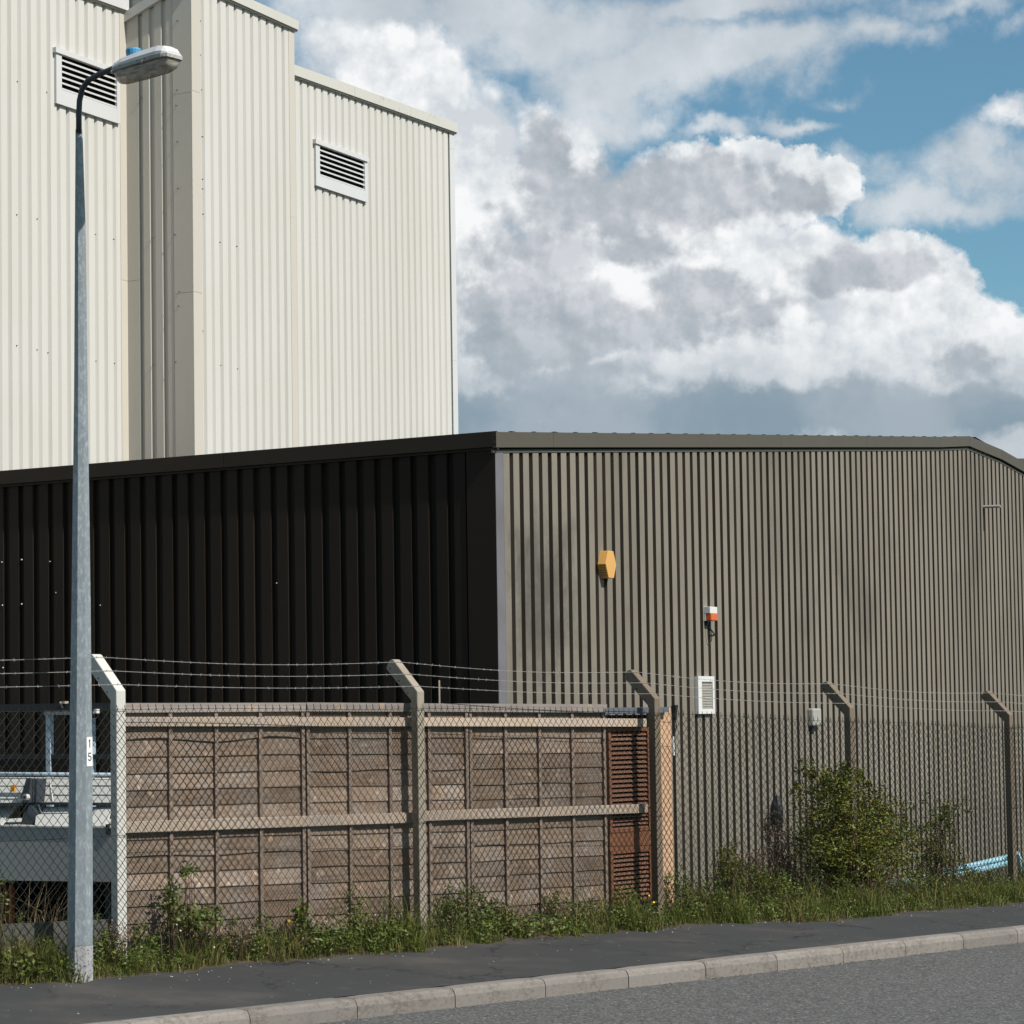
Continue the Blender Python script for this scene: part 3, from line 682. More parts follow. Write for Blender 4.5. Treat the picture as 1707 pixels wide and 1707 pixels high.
# pale conduit box
t = on_gable('conduit_box', 'small pale grey rounded box on the ribbed wall above the bush', 'junction box', 1358, 1215)
a0, z1 = gp(1353, 1181, .1); a1 = gp(1367, 1181, .1)[0]; z0 = gp(1358, 1210, .1)[1]
MB().box(GAB, a0, a1, .04, .12, z0, z1).build('casing', M_cond, t, bevel=.02)
MB().tube([GAB.P((a0+a1)/2-.05, .06, z0+.01), GAB.P((a0+a1)/2-.05, .06, z0-.10)], .028, 8).build('cable_gland', M_rubber, t)
# black sensor / hose hook
t = on_gable('black_hose_reel', 'black rubber hose end and bracket on the ribbed wall beside the peach painted post', 'hose', 1128, 1200)
a0, z1 = gp(1128, 1175, .1); z0 = gp(1128, 1212, .1)[1]
MB().hull([GAB.P(a0-.03, .05, z1), GAB.P(a0+.05, .05, z1), GAB.P(a0+.05, .10, z1), GAB.P(a0-.03, .10, z1)], [GAB.P(a0+.0, .05, z1-.16), GAB.P(a0+.04, .05, z1-.16), GAB.P(a0+.04, .08, z1-.16), GAB.P(a0+.0, .08, z1-.16)]).build('bracket', M_rubber, t, bevel=.008)
MB().tube([GAB.P(a0+.03, .07, z1-.14), GAB.P(a0+.05, .07, z0), GAB.P(a0+.02, .06, z0-.08), GAB.P(a0-.04, .05, z0-.10)], .006, 6).build('hose', M_rubber, t)
MB().tube([GAB.P(a0-.0, .05, z0-.1), GAB.P(a0+.01, .05, z0-.30)], .012, 6).build('pipe_clip', M_pvcw, t)
# bracket pipe far right
t = on_gable('overflow_pipe', 'thin pale overflow pipe sticking out near the right end of the ribbed wall', 'pipe', 1657, 850)
a0, z0 = gp(1656, 844, .2)
MB().tube([GAB.P(a0, .04, z0), GAB.P(a0, .30, z0-.005)], .022, 8).build('pipe', M_cond, t)
MB().tube([GAB.P(a0, .05, z0), GAB.P(a0, .05, z0-.35)], .008, 6).build('cable', M_rubber, t)

# ------------------------------------------------------------------ chain link fence with concrete posts
fen = thing('chain_link_fence', 'dark green chain link fence on cranked concrete posts with barbed wire, along the pavement', 'fence', FEN.P(0, 0, fz(0)))
POSTS = [-3.05, -.055, 2.925, 5.90, 8.92, 11.91, 15]
def post_mesh(w, d, h, arm_in=.26, arm_up=.27):
    mb = MB()
    prof = [(d/2, -.1), (d/2, h+.02), (d/2-arm_in*.94, h+arm_up*.98), (d/2-arm_in, h+arm_up), (d/2-arm_in-.035, h+arm_up-.012), (-d/2-arm_in*.98, h+arm_up-.07), (-d/2+.004, h-.05), (-d/2, h-.09), (-d/2, -.1)]
    # n > 0 is the street side; arm leans to n < 0
    mb.hull([FEN.P(-w/2, n, z) for n, z in prof], [FEN.P(w/2, n, z) for n, z in prof])
    return mb
knee = {}
for k, a in enumerate(POSTS):
    zb = fz(a) - .05; kz = ftop(a) + .11; h = kz - zb
    w, d = (.082, .068) if k == 1 else (.078, .070)
    mb = post_mesh(w, d, h); off = np.array(FEN.P(a, 0, zb)) - np.array(FEN.P(0, 0, 0)); mb.v = [tuple(np.array(p)+off) for p in mb.v]
    lab = {1: 'clean pale concrete post beside the lamp column', 2: 'post between the timber panels'}.get(k)
    o = mb.build('post', M_concw if k == 1 else (M_concb if k > 2 else M_conc), fen, label=lab, bevel=.006)
    knee[a] = kz
    if k >= 1:
        for i, f in enumerate((.2, .55, .9)):
            hb = MB(); q = .26*f; zz = kz + .27*f - .045
            c = FEN.P(a-w/2, .044-q-.055, zz)
            hb.tube([FEN.P(a-w/2-.001, .044-q-.055, zz), FEN.P(a-w/2+.01, .044-q-.055, zz)], .0065, 6).build('wire_hole', M_black, o)
# barbed wires
for i, f in enumerate((.2, .55, .9)):
    pts = []
    for j in range(len(POSTS)-1):
        for q in range(12):
            a = POSTS[j] + (POSTS[j+1]-POSTS[j])*q/12; t_ = q/12; kz = knee[POSTS[j]]*(1-t_) + knee[POSTS[j+1]]*t_
            pts.append(Vector(FEN.P(a, .046-.26*f+.004, kz+.27*f+.006 - .02*math.sin(math.pi*t_)*(1+.4*i))))
    mb = MB(); mb.tube(pts, .0021, 4, False)
    # barbs
    L = 0.; i0 = 0
    tot = (pts[-1]-pts[0]).length; d = .05
    while d < tot:
        t_ = d/tot*(len(pts)-1); j = min(int(t_), len(pts)-2); c = pts[j].lerp(pts[j+1], t_-j)
        for q in range(2):
            v = Vector((random.uniform(-1, 1)*.4, random.uniform(-1, 1), random.uniform(-1, 1))).normalized()*.011
            mb.tube([c-v, c+v], .0011, 3, False)
        mb.tube([c-Vector(tuple(FEN.d)+(0,))*.006, c+Vector(tuple(FEN.d)+(0,))*.006], .0026, 4, False)
        d += .088 + random.uniform(-.008, .008)
    mb.build('barbed_wire', M_barb, fen)
# line wires
for nm, f in [('top', 0.), ('middle', .5), ('bottom', .96)]:
    pts = []
    for q in np.linspace(-3, 15, 60):
        zt = ftop(q); zb = fz(q)+.02; pts.append(FEN.P(q, .046, zt + (zb-zt)*f + (.006*math.sin(q*2.1))))
    MB().tube(pts, .0021, 4, False).build('line_wire', M_wire, fen)
# chain link mesh: zigzag wires that hook round each other
dw, rows = .0345, 22
V_, F_ = [], []
nst = int(18/(dw/1))
ca_, sa_ = [], []
r_ = .0023
dv = np.array([FEN.d[0], FEN.d[1], 0]); nv = np.array([FEN.n[0], FEN.n[1], 0]); zv = np.array([0, 0, 1.])
for j in range(nst):
    a = -3 + j*dw; zt = ftop(a); zb = fz(a)+.03; dz = (zt-zb)/rows/1.0
    pts = []
    sag = .004*math.sin(a*3.7)
    # tip above the top wire
    pts.append((a+dw*(.75 if j % 2 else .2), .054, zt+(.034 if j % 2 else .012)+random.uniform(-.004, .004)))
    k = 0; z = zt+.004
    for k in range(rows*2+1):
        side = (k + j) % 2
        pts.append((a + (dw*1.03 if side else -dw*.03), .050+(.003 if k % 2 else -.002), zt - dz*.5*k + sag))
    arr = [np.array(FEN.P(*p)) for p in pts]
    arr = np.array(arr)
    base = len(V_)
    # triangular tube, rings at the bends; ring spread in direction across the wire (along fence) and normal
    for i in range(len(arr)):
        V_ += [arr[i]+dv*r_*1.2+zv*0, arr[i]-dv*r_*.6+nv*r_*1.1, arr[i]-dv*r_*.6-nv*r_*1.1]
    for i in range(len(arr)-1):
        b = base+i*3
        for q in range(3): F_.append((b+q, b+(q+1) % 3, b+3+(q+1) % 3, b+3+q))
mb = MB(); mb.v = [tuple(p) for p in V_]; mb.f = F_
o = mb.build('wire_mesh', M_wire, fen); o['kind'] = 'stuff'

# ------------------------------------------------------------------ timber lap panel fence
TIM = Frame(FEN.P(0, -.080, 0)[:2], (dF[0]*1.0-nF[0]*.018, dF[1]*1.0-nF[1]*.018))
if TIM.n @ nF < 0: TIM.n = -TIM.n
tf = thing('timber_panel_fence', 'three weathered brown lap timber panels with pale horizontal rails standing behind the wire fence', 'timber fence', TIM.P(0, 0, fz(0)))
js_ = [TIM.sx(x, 0, 1350) for x in (197, 507, 780, 1010)]
_ct = [TIM.px(x, y) for x, y in [(213, 1172), (507, 1171), (780, 1173), (1008, 1175)]]
_cb = [TIM.px(x, y) for x, y in [(213, 1562), (507, 1548), (780, 1536), (1008, 1520)]]
ttop = lambda s: float(np.interp(s, [c[0] for c in _ct], [c[1] for c in _ct])); tbot = lambda s: float(np.interp(s, [c[0] for c in _cb], [c[1] for c in _cb]))-.02
for pi in range(3):
    s0, s1 = js_[pi]+.006, js_[pi+1]-.006; L = s1-s0
    fr = MB()   # slim back frame
    dn = random.uniform(-.008, .008)
    for q in (s0, s1-.04): fr.box(TIM, q, q+.035, -.035+dn, -.012+dn, tbot(q), ttop(q)-.02)
    pan = fr.build('lap_panel', M_batten, tf)
    zt, zb = ttop(s0)-.03, tbot(s0); z = zt; nb = 14; h = (zt-zb)/nb
    for i in range(nb):
        mb = MB(); seg = 10; rs = []
        j0 = random.uniform(-.003, .003); warp = random.uniform(-.008, .008) if random.random() < .3 else random.uniform(-.002, .002)
        if pi == 0 and i == 1: warp = .016
        for q in range(seg+1):
            t_ = q/seg; s = s0+.01+(L-.02)*t_; dz = (ttop(s)-ttop(s0))*(1-i/nb) + (tbot(s)-tbot(s0))*i/nb
            zz0 = zt - h*(i+1) + j0 + dz + .003*mnoise.noise(Vector((s*6, i*7.7+pi, 0))) ; zz1 = zz0 + h*1.18
            b = warp*math.sin(t_*math.pi*3)
            rs.append([TIM.P(s, -.012+dn, zz1+b*0), TIM.P(s, -.006+dn, zz1), TIM.P(s, .006+dn+abs(b)*.5, zz0+b), TIM.P(s, -.003+dn+abs(b)*.5, zz0+b)])
        mb.rings(rs).build('board', M_board, pan)
    for q in np.linspace(s0+.02, s1-.02, 5):
        mb = MB(); mb.box(TIM, q-.016, q+.016, .006+dn, .024+dn, tbot(q)+.0, ttop(q)-.022); mb.build('batten', M_batten, pan)
    mb = MB(); mb.box(TIM, s0-.003, s1+.003, -.045, .034, (ttop(s0)-.022, ttop(s1)-.022), (ttop(s0), ttop(s1)+random.uniform(-.006, .006))); mb.build('capping', M_cap, pan)
    mb = MB(); mb.box(TIM, s0-.001, s1+.001, .0245, .033, (ttop(s0)-.065, ttop(s1)-.065), (ttop(s0)-.023, ttop(s1)-.023)); mb.build('top_batten', M_cap, pan)
# horizontal rails
for (xa, ya, yb, xb, ya2, yb2) in [(205, 1195, 1211, 699, 1196, 1211), (701, 1196, 1211, 1078, 1198, 1211.5), (205, 1370, 1389, 699, 1354, 1371), (701, 1352, 1369, 1080, 1340, 1355)]:
    nn = .046
    a0, z0t = TIM.px(xa, ya, nn); z0b = TIM.px(xa, yb, nn)[1]; a1, z1t = TIM.px(xb, ya2, nn); z1b = TIM.px(xb, yb2, nn)[1]
    if xb == 699: a1 -= .0
    MB().box(TIM, a0, a1, .026, nn, (z0b, z1b), (z0t, z1t)).build('rail', M_rail, tf, bevel=.003)
# low gravel board under the louvre / panels
a0 = TIM.sx(800, .0, 1530); a1 = TIM.sx(1088, 0, 1500)
MB().box(TIM, a0, a1, -.03, .02, (tbot(a0)-.25, tbot(a0)-.35), (tbot(a0)-.005, tbot(a1)-.015)).build('gravel_board', M_conc, tf)

# ------------------------------------------------------------------ louvred metal doors with cap and peach post
LV = Frame(TIM.P(TIM.sx(1010, 0, 1350), -.034, 0)[:2], TIM.d)
if LV.n @ nF < 0: LV.n = -LV.n
lv = thing('louvred_enclosure', 'reddish brown louvred enclosure with grey cap and peach edge, right of the timber panels', 'louvred cabinet', LV.P(0, 0, fz(6)))
a0 = LV.sx(1012, 0, 1350); a1 = LV.sx(1079, 0, 1250); zt = LV.px(1040, 1190)[1]; zbm = LV.px(1050, 1512)[1]
def louv(z0, z1, n):
    fo = MB(); fo.box(LV, a0, a0+.035, -.01, .03, z0, z1); fo.box(LV, a1-.035, a1, -.01, .03, z0, z1)
    fo.box(LV, a0+.035, a1-.035, -.01, .028, z1-.03, z1); fo.box(LV, a0+.035, a1-.035, -.01, .028, z0, z0+.02)
    d = fo.build('louvre_door', M_rustf, lv); h = (z1-z0-.05)/n
    MB().box(LV, a0+.03, a1-.03, -.03, -.02, z0, z1).build('backing', M_black, d)
    for i in range(n):
        zz = z0+.02+h*i; mb = MB()
        mb.hull([LV.P(a0+.036, -.012, zz+h*.62), LV.P(a0+.036, .020, zz+h*.04), LV.P(a0+.036, .026, zz+h*.10), LV.P(a0+.036, .004, zz+h*.70)], [LV.P(a1-.036, -.012, zz+h*.62), LV.P(a1-.036, .020, zz+h*.04), LV.P(a1-.036, .026, zz+h*.10), LV.P(a1-.036, .004, zz+h*.70)])
        mb.build('slat', M_rust, d)
    return d
zq = lambda y: LV.px(1048, y)[1]
louv(zq(1347), zq(1213), 16)
louv(zq(1386), zq(1350), 4); MB().box(LV, a0+.002, a1-.002, -.01, .022, zq(1415), zq(1386)+.001).build('blank_panel', M_rustf, lv)
louv(zq(1506), zq(1415)-.001, 11)
ac0 = LV.sx(1010, .08, 1185); ac1 = LV.sx(1116, .08, 1185)
MB().box(LV, ac0, ac1, -.5, .075, (LV.px(1012, 1191, .075)[1], LV.px(1115, 1187.5, .075)[1]), (LV.px(1012, 1181, .075)[1], LV.px(1115, 1178.5, .075)[1])).build('roof_cap', M_slate, lv)
ap0 = LV.sx(1092, .02, 1350); ap1 = LV.sx(1121, .02, 1350)
MB().box(LV, a1+.002, ap1, -.5, -.06, fz(6)-.2, zq(1192)).build('side_panel', M_dgrey, lv)
MB().box(LV, ap0, ap1, -.055, .02, fz(6)-.2, LV.px(1105, 1180, .02)[1]).build('edge_post', M_orange, lv, label='peach painted vertical edge board')

# ------------------------------------------------------------------ street lamp
LP = np.array([-1.83, 15.67]); LF = Frame(LP, (.745, -.667))
lp = thing('street_lamp', 'galvanised street lamp column with a cranked dark arm, grey lantern and white number plate', 'street lamp', (LP[0], LP[1], zk(10)+.05))
CF = Frame(LP, (1, 0)); pxm = FPX/LP[1]
def cz_(y): return CF.px(133, y)[1]
cxs = [(1640, 42.5), (1300, 38.5), (1000, 31), (850, 27.5), (650, 22.5), (400, 18.5), (240, 12.5), (216, 11.5)]
cen = [(1640, 133), (1300, 134.5), (1000, 135.2), (850, 135), (650, 134.8), (400, 134), (240, 132), (216, 131.5)]
base = LP[0]
def ring8(z, w, cx):
    rr = w/2/math.cos(math.pi/8); return [(cx + rr*math.cos(R(22.5+45*k-90+8)), LP[1] + rr*math.sin(R(22.5+45*k-90+8)), z) for k in range(8)]
def col_section(ylist):
    out = []
    for y in ylist:
        w = np.interp(-y, [-c[0] for c in cxs], [c[1] for c in cxs])/pxm; cc = np.interp(-y, [-c[0] for c in cen], [c[1] for c in cen])
        out.append(ring8(cz_(y), w, LP[0] + CF.sx(cc, 0, y)))
    return out
MB().rings(col_section([1575, 1440, 1300, 1150, 1000, 850, 650, 400, 240, 216])).build('column', M_galv, lp, bevel=.0)
mb = MB(); sec = col_section([1648, 1575.5]); mb.rings([[(p[0]+(p[0]-LP[0])*.02, p[1]+(p[1]-LP[1])*.02, p[2]) for p in r] for r in sec]).build('base_band', M_galvb, lp, label='chipped pale band at the foot')
# arm pipe
apx = [(131.5, 222), (131.5, 190), (132.5, 168), (137, 148), (147, 134), (165, 124), (182, 117), (197, 110)]
pts = []
for x, y in apx: a, z = LF.px(x, y); pts.append(LF.P(a, 0, z))
MB().tube(pts, [.0195, .0190, .019, .019, .019, .019, .018, .018], 12).build('arm', M_armp, lp, smooth=True)
# lantern: axis from px (192,116) to (296,84)
A0 = LF.px(196, 119); A1 = LF.px(291, 92)
ax = np.array([*(LF.d*(A1[0]-A0[0])), A1[1]-A0[1]]); Ln = np.linalg.norm(ax); ax /= Ln
wv = np.cross(ax, [0, 0, 1]); wv /= np.linalg.norm(wv); uv = np.cross(wv, ax)
P_A = np.array(LF.P(A0[0], 0, A0[1]))
def lpnt(t, w, h): return tuple(P_A + ax*(t*Ln) + wv*(w*.84) + uv*(h*.84))
def sect(t, wd, hh, base=0.): return [lpnt(t, -wd, base), lpnt(t, -wd*1.0, base+hh*.35), lpnt(t, -wd*.72, base+hh*.9), lpnt(t, 0, base+hh), lpnt(t, wd*.72, base+hh*.9), lpnt(t, wd, base+hh*.35), lpnt(t, wd, base)]
MB().rings([sect(-.02, .045, .035), sect(.02, .07, .055), sect(.2, .095, .075), sect(.5, .105, .085), sect(.84, .108, .088), sect(.93, .10, .075), sect(1.0, .075, .03)]).build('canopy', M_lant, lp)
mb = MB()
rim = [(-.02, .047), (.02, .074), (.2, .099), (.5, .109), (.84, .112), (.93, .104), (1.005, .078)]
mb.rings([[lpnt(t, -w, -.022), lpnt(t, -w-.003, .004), lpnt(t, w+.003, .004), lpnt(t, w, -.022)] for t, w in rim]).build('rim', M_lantd, lp)
def bsec(t, w, d):
    return [lpnt(t, w*math.cos(R(180+a)), -.020 + d*math.sin(R(180+a))) for a in range(0, 181, 15)]
MB().rings([bsec(.03, .05, .05), bsec(.07, .078, .088), bsec(.14, .086, .098), bsec(.5, .090, .104), bsec(.86, .092, .100), bsec(.94, .084, .085), bsec(.98, .06, .045)]).build('bowl', M_bowl, lp, smooth=True)
MB().rings([[lpnt(t, -.05, -.026), lpnt(t, .05, -.026), lpnt(t, .05, -.023), lpnt(t, -.05, -.023)] for t in (.1, .9)]).build('gear_tray', M_pvcw, lp)
MB().tube([lpnt(.25, 0, -.055), lpnt(.7, 0, -.055)], [.012, .02], 8).build('lamp_bulb', M_pvcw, lp, smooth=True)
MB().rings([[lpnt(.28+.026*math.cos(a)/.35*.62, .042*math.sin(a)*q, h) for a in np.arange(0, 6.28, .393)] for h, q in []] or [[tuple(np.array(lpnt(.29, 0, h)) + np.array([math.cos(a), math.sin(a), 0])*rr) for a in np.arange(0, 6.28, .393)] for h, rr in [(.07, .044), (.10, .050), (.125, .052), (.138, .046), (.150, .014)]]).build('photocell', M_blue, lp, smooth=False)
for t_, w in [(.04, -.08), (.60, -.108), (.66, -.108), (.04, .08), (.62, .108)]:
    MB().tube([lpnt(t_, w, -.03), lpnt(t_, w*1.06, -.012)], .008, 6).build('clip', M_bolt, lp)
# number plate on the right-hand front face of the column
yc = 1253; zc_ = cz_(yc); wcol = np.interp(-yc, [-c[0] for c in cxs], [c[1] for c in cxs])/pxm; cxw = LP[0] + CF.sx(np.interp(-yc, [-c[0] for c in cen], [c[1] for c in cen]), 0, yc)
ang = R(-45+8); fn = np.array([math.cos(ang), math.sin(ang)]); ft = np.array([-fn[1], fn[0]])
def plp(u, v, d=0.): q = np.array([cxw, LP[1]]) + fn*(wcol/2+.002+d) + ft*u; return (q[0], q[1], zc_+v)
Hh = 24.3/pxm
mb = MB(); mb.hull([plp(-.0265, -Hh), plp(.0275, -Hh), plp(.0275, Hh), plp(-.0265, Hh)], [plp(-.0265, -Hh, .003), plp(.0275, -Hh, .003), plp(.0275, Hh, .003), plp(-.0265, Hh, .003)])
plate = mb.build('number_plate', M_plate, lp, label='white plate with black digits 1 over 5')
def stroke(mb, pts, w):
    for (x0, y0), (x1, y1) in zip(pts[:-1], pts[1:]):
        L = math.hypot(x1-x0, y1-y0); dx, dy = (x1-x0)/L, (y1-y0)/L; nx, ny = -dy*w/2, dx*w/2; e = w*.3
        q = [(x0-dx*e+nx, y0-dy*e+ny), (x0-dx*e-nx, y0-dy*e-ny), (x1+dx*e-nx, y1+dy*e-ny), (x1+dx*e+nx, y1+dy*e+ny)]
        mb.hull([plp(u, v, .003) for u, v in q], [plp(u, v, .0042) for u, v in q])
d1 = MB(); stroke(d1, [(.002, Hh-.018), (.002, Hh-.066)], .0075); stroke(d1, [(-.006, Hh-.026), (.001, Hh-.019)], .005); d1.build('digit', M_ink, plate)
d5 = MB(); y0 = -Hh+.085
stroke(d5, [(.013, y0), (-.009, y0), (-.010, y0-.021), (.004, y0-.019), (.013, y0-.027), (.014, y0-.038), (.006, y0-.047), (-.005, y0-.046), (-.011, y0-.040)], .0062); d5.build('digit', M_ink, plate)

# ------------------------------------------------------------------ hopper machine left, frame behind
HF = Frame((-1.95, 18.5), (.8526, -.5225))
hp = thing('metal_hopper', 'pale grey metal hopper with dark chutes and amber reflector, behind the wire at far left', 'hopper', (-2.9, 19.2, .1))
def pp(pts, n0, n1, nm, m, bev=0, parent=None, label=None, smooth=False, nref=None):
    nr = n1 if nref is None else nref
    q = [HF.px(x, y, nr) for x, y in pts]
    return MB().hull([HF.P(a, n0, z) for a, z in q], [HF.P(a, n1, z) for a, z in q]).build(nm, m, parent or hp, label=label, bevel=bev)
pp([(-120, 1375.5), (189, 1380), (189, 1470), (-120, 1466)], -.04, 0, 'front_plate', M_hopg)
pp([(-120, 1374), (190, 1378.5), (190, 1381), (-120, 1376.5)], -1.2, .012, 'plate_edge', M_hopl)
q = [HF.px(x, y, -.16) for x, y in [(-120, 1287), (195, 1289)]]
MB().tube([HF.P(q[0][0], -.16, q[0][1]-.012), HF.P(q[1][0], -.16, q[1][1]-.012)], .016, 10).build('top_rim', M_rim, hp, smooth=True)
MB().tube([HF.P(q[0][0], -.13, q[0][1]-.042), HF.P(q[1][0], -.13, q[1][1]-.042)], .007, 8).build('top_rim', M_hopl, hp, smooth=True)
def band(x0, x1, x0b, x1b, n, m, parent=None):
    a = [HF.px(x, y, n) for x, y in [(x0, 1299), (x1, 1299), (x1b, 1340), (x0b, 1340)]]
    lean = [-.16, -.16, 0, 0]
    o = MB().hull([HF.P(p[0], n-.02+l, p[1]) for p, l in zip(a, lean)], [HF.P(p[0], n+l, p[1]) for p, l in zip(a, lean)]).build('side_panel', m, hp)
    for yy in (1310, 1325):
        b = [HF.px(x, yy, n) for x in (x0+2, x1-8)]
        l = -.16*(1340-yy)/41; MB().box(HF, b[0][0], b[1][0], n+l-.004, n+l+.010, b[0][1]-.004, b[0][1]+.004).build('rib', M_hopl, o)
    return o
band(-120, 44, -120, 34, -.12, M_hopl); band(52, 130, 58, 130, -.34, M_hopl); band(128, 215, 132, 215, -.22, M_hopl)
pp([(44, 1297), (51, 1297), (47, 1338), (34, 1330)], -.30, -.10, 'strut', M_hopd)
pp([(51, 1299), (56, 1340), (45, 1340)], -.5, -.36, 'strut', M_black)
pp([(-120, 1340), (37, 1338), (37, 1343), (-120, 1345)], -.4, -.10, 'lower_rail', M_hopd); pp([(56, 1338), (215, 1338), (215, 1344), (56, 1341)], -.4, -.20, 'lower_rail', M_hopd)
pp([(81, 1303), (83, 1303), (88, 1336), (84, 1336)], -.30, -.29, 'hinge', M_pvcw)
# chutes: dark cone segments and pale sloped plates
def cone(xc, w0, w1, n, m, y0=1340, y1=1377):
    a0, z0 = HF.px(xc, y0, n); a1, z1 = HF.px(xc, y1, n); rs = []
    for (z, w) in ((z1, w1/235.), (z0, w0/235.)):
        rs.append([HF.P(a0+w*math.cos(t), n-.12+w*.6*math.sin(t), z) for t in np.linspace(-math.pi, 0, 11)] if False else [HF.P(a0+w*math.cos(t), n-.12-w*.5*math.sin(t), z) for t in np.linspace(0, 2*math.pi, 16, endpoint=False)])
    MB().rings(rs).build('chute', m, hp, smooth=True)
cone(40, 16, 30, -.06, M_hopd, 1342); cone(205, 12, 36, -.06, M_hopd, 1340)
for (xa, xb, xc, xd) in [(-70, 24, 0, -120), (62, 150, 165, 58), (152, 185, 176, 150)]:
    a = [HF.px(xa, 1345, -.24), HF.px(xb, 1343, -.24)]; b = [HF.px(xc, 1377, -.02), HF.px(xd, 1377, -.02)]
    MB().hull([HF.P(a[0][0], -.24, a[0][1]), HF.P(a[1][0], -.24, a[1][1]), HF.P(b[0][0], -.02, b[0][1]), HF.P(b[1][0], -.02, b[1][1])],
              [HF.P(a[0][0], -.26, a[0][1]-.01), HF.P(a[1][0], -.26, a[1][1]-.01), HF.P(b[0][0], -.04, b[0][1]-.01), HF.P(b[1][0], -.04, b[1][1]-.01)]).build('sloping_plate', M_hopl, hp)
pp([(60, 1346), (118, 1346), (80, 1374), (62, 1374)], -.30, -.27, 'back_plate', M_hopg, nref=-.27)
pp([(17, 1309), (24, 1308), (24, 1319.5), (17, 1320)], -.10, -.075, 'reflector', M_amber, .003)
q = HF.px(41, 1329, -.05); MB().tube([HF.P(q[0], -.09, q[1]), HF.P(q[0], -.05, q[1])], .024, 12).build('boss', M_hopl, hp); MB().tube([HF.P(q[0], -.06, q[1]), HF.P(q[0], -.045, q[1])], .013, 10).build('boss_hole', M_black, hp)
pp([(176, 1374), (182, 1374), (182, 1391), (176, 1391)], .0, .014, 'latch', M_dgrey)
gz = -.35
for x in (17, 9): a = HF.px(x, 1480, -.1)[0]; MB().box(HF, a-.012 if x == 17 else a-.006, a+.012 if x == 17 else a+.004, -.14, -.1, gz-.1, HF.px(x, 1467, -.1)[1]).build('leg', M_orl, hp)
for x in (-100, 120, 150, 180): a = HF.px(x, 1480, -.3)[0]; MB().box(HF, a-.03, a+.03, -.36, -.3, gz-.1, HF.px(x, 1467, -.3)[1]).build('leg', M_dgrey, hp)
pp([(-120, 1468), (215, 1472), (215, 1477), (-120, 1474)], -.8, -.08, 'underside', M_black)
pp([(-120, 1468), (215, 1472), (215, 1620), (-120, 1620)], -.9, -.85, 'back_panel', M_black)
# gate frame against the wall
GF = Frame((-2.6, 20.6), (.8526, -.5225))
gt = thing('gate_frame', 'blue grey steel gate frame with dark top bar standing behind the hopper', 'gate', (-2.6, 20.6, .1))
def gbar(xa, ya, xb, yb, n0, n1, m, nm):
    a0, z1 = GF.px(xa, ya, n1); a1, z0 = GF.px(xb, yb, n1); MB().box(GF, a0, a1, n0, n1, z0, z1).build(nm, m, gt)
gbar(76, 1191, 85, 1590, -.05, 0, M_rim, 'upright'); gbar(152, 1197, 155.5, 1590, -.05, 0, M_rim, 'upright'); gbar(73, 1184, 150, 1191, -.045, .01, M_hopg, 'cross_bar')
gbar(-120, 1176, 190, 1183, -.06, .02, M_dgrey, 'top_bar'); gbar(-120, 1258, 190, 1265, -.06, -.01, M_dgrey, 'cross_bar'); gbar(-120, 1265.5, 115, 1292, -.06, -.02, M_side, 'kick_panel')
gbar(155, 1182, 161, 1189, .02, .06, M_pvcw, 'latch_box'); gbar(102, 1169, 108, 1173, .0, .05, M_rail, 'finial')
a, z = GF.px(107, 1176, .0); MB().tube([GF.P(a-.02, .03, z+.03), GF.P(a+.01, .03, z-.02)], .008, 6).build('finial_stem', M_rail, gt)
# low gravel boards left of the first post
gv = MB(); a0 = FEN.sx(-60, -.06, 1550); a1 = FEN.sx(190, -.06, 1550)
z1 = FEN.px(60, 1539, -.06)[1]
gb = gv.box(FEN, a0, a1-.01, -.10, -.06, z1-.25, (z1+.02, z1-.02)).build('gravel_board', M_gbd)
gb['label'] = 'low grey concrete board lying under the wire fence left of the pale post'; gb['category'] = 'concrete board'
# thin cane behind panels
a, z = TIM.px(732, 1134, -.4); c = thing('garden_cane', 'thin tan cane sticking up above the timber panels right of the second post', 'cane', TIM.P(a, -.4, fz(3)))
MB().tube([TIM.P(a, -.4, fz(3)), TIM.P(a, -.4, z)], .007, 6).build('cane', M_rail, c)

# ------------------------------------------------------------------ right-hand yard: stand pipe, blue pipes
SP = Frame(FEN.P(0, -.75, 0)[:2], dF)
a, z1 = SP.px(1294, 1326); _, z2 = SP.px(1294, 1378)
st = thing('stand_pipe', 'thin teal stand pipe wrapped in black plastic at its top, left of the bush', 'pipe', SP.P(a, 0, 0))
MB().tube([SP.P(a+.02, 0, -.1), SP.P(a+.01, 0, z2)], .014, 8).build('pipe', M_teal, st)
rs = []
for i in range(9):
    t_ = i/8; z = z2-.05+(z1-z2+.05)*t_; r0 = .055*math.sin(math.pi*(.12+.80*t_))+.012
    rs.append([SP.P(a-.01+.02*t_+r0*(1+.35*mnoise.noise(Vector((k*1.3, i*1.1, 0))))*math.cos(k*.785), r0*math.sin(k*.785), z) for k in range(8)])
MB().rings(rs).build('plastic_wrap', M_rubber, st)
BP = Frame(FEN.P(0, -.45, 0)[:2], dF)
pipe_pts = [[(1690, 1427), (1500, 1472)], [(1690, 1437), (1520, 1477)]]
for i, pts in enumerate(pipe_pts):
    n = [-.10, 0, .0][i]; q = [BP.px(x, y, n) for x, y in pts]
    t = thing('plastic_pipe', ['upper of the light blue plastic pipes lying by the last fence post', 'lower light blue plastic pipe half sunk in the weeds behind the fence', 'lowest light blue plastic pipe half sunk in the weeds behind the fence'][i], 'pipe', BP.P(q[0][0], n, q[0][1]), 'light blue pipes on the ground')
    r0 = .032; m0 = [BP.P(q[0][0], n, q[0][1]), BP.P(q[1][0], n, q[1][1])]
    MB().tube(m0, r0, 14).build('pipe', M_lblue, t, smooth=False)
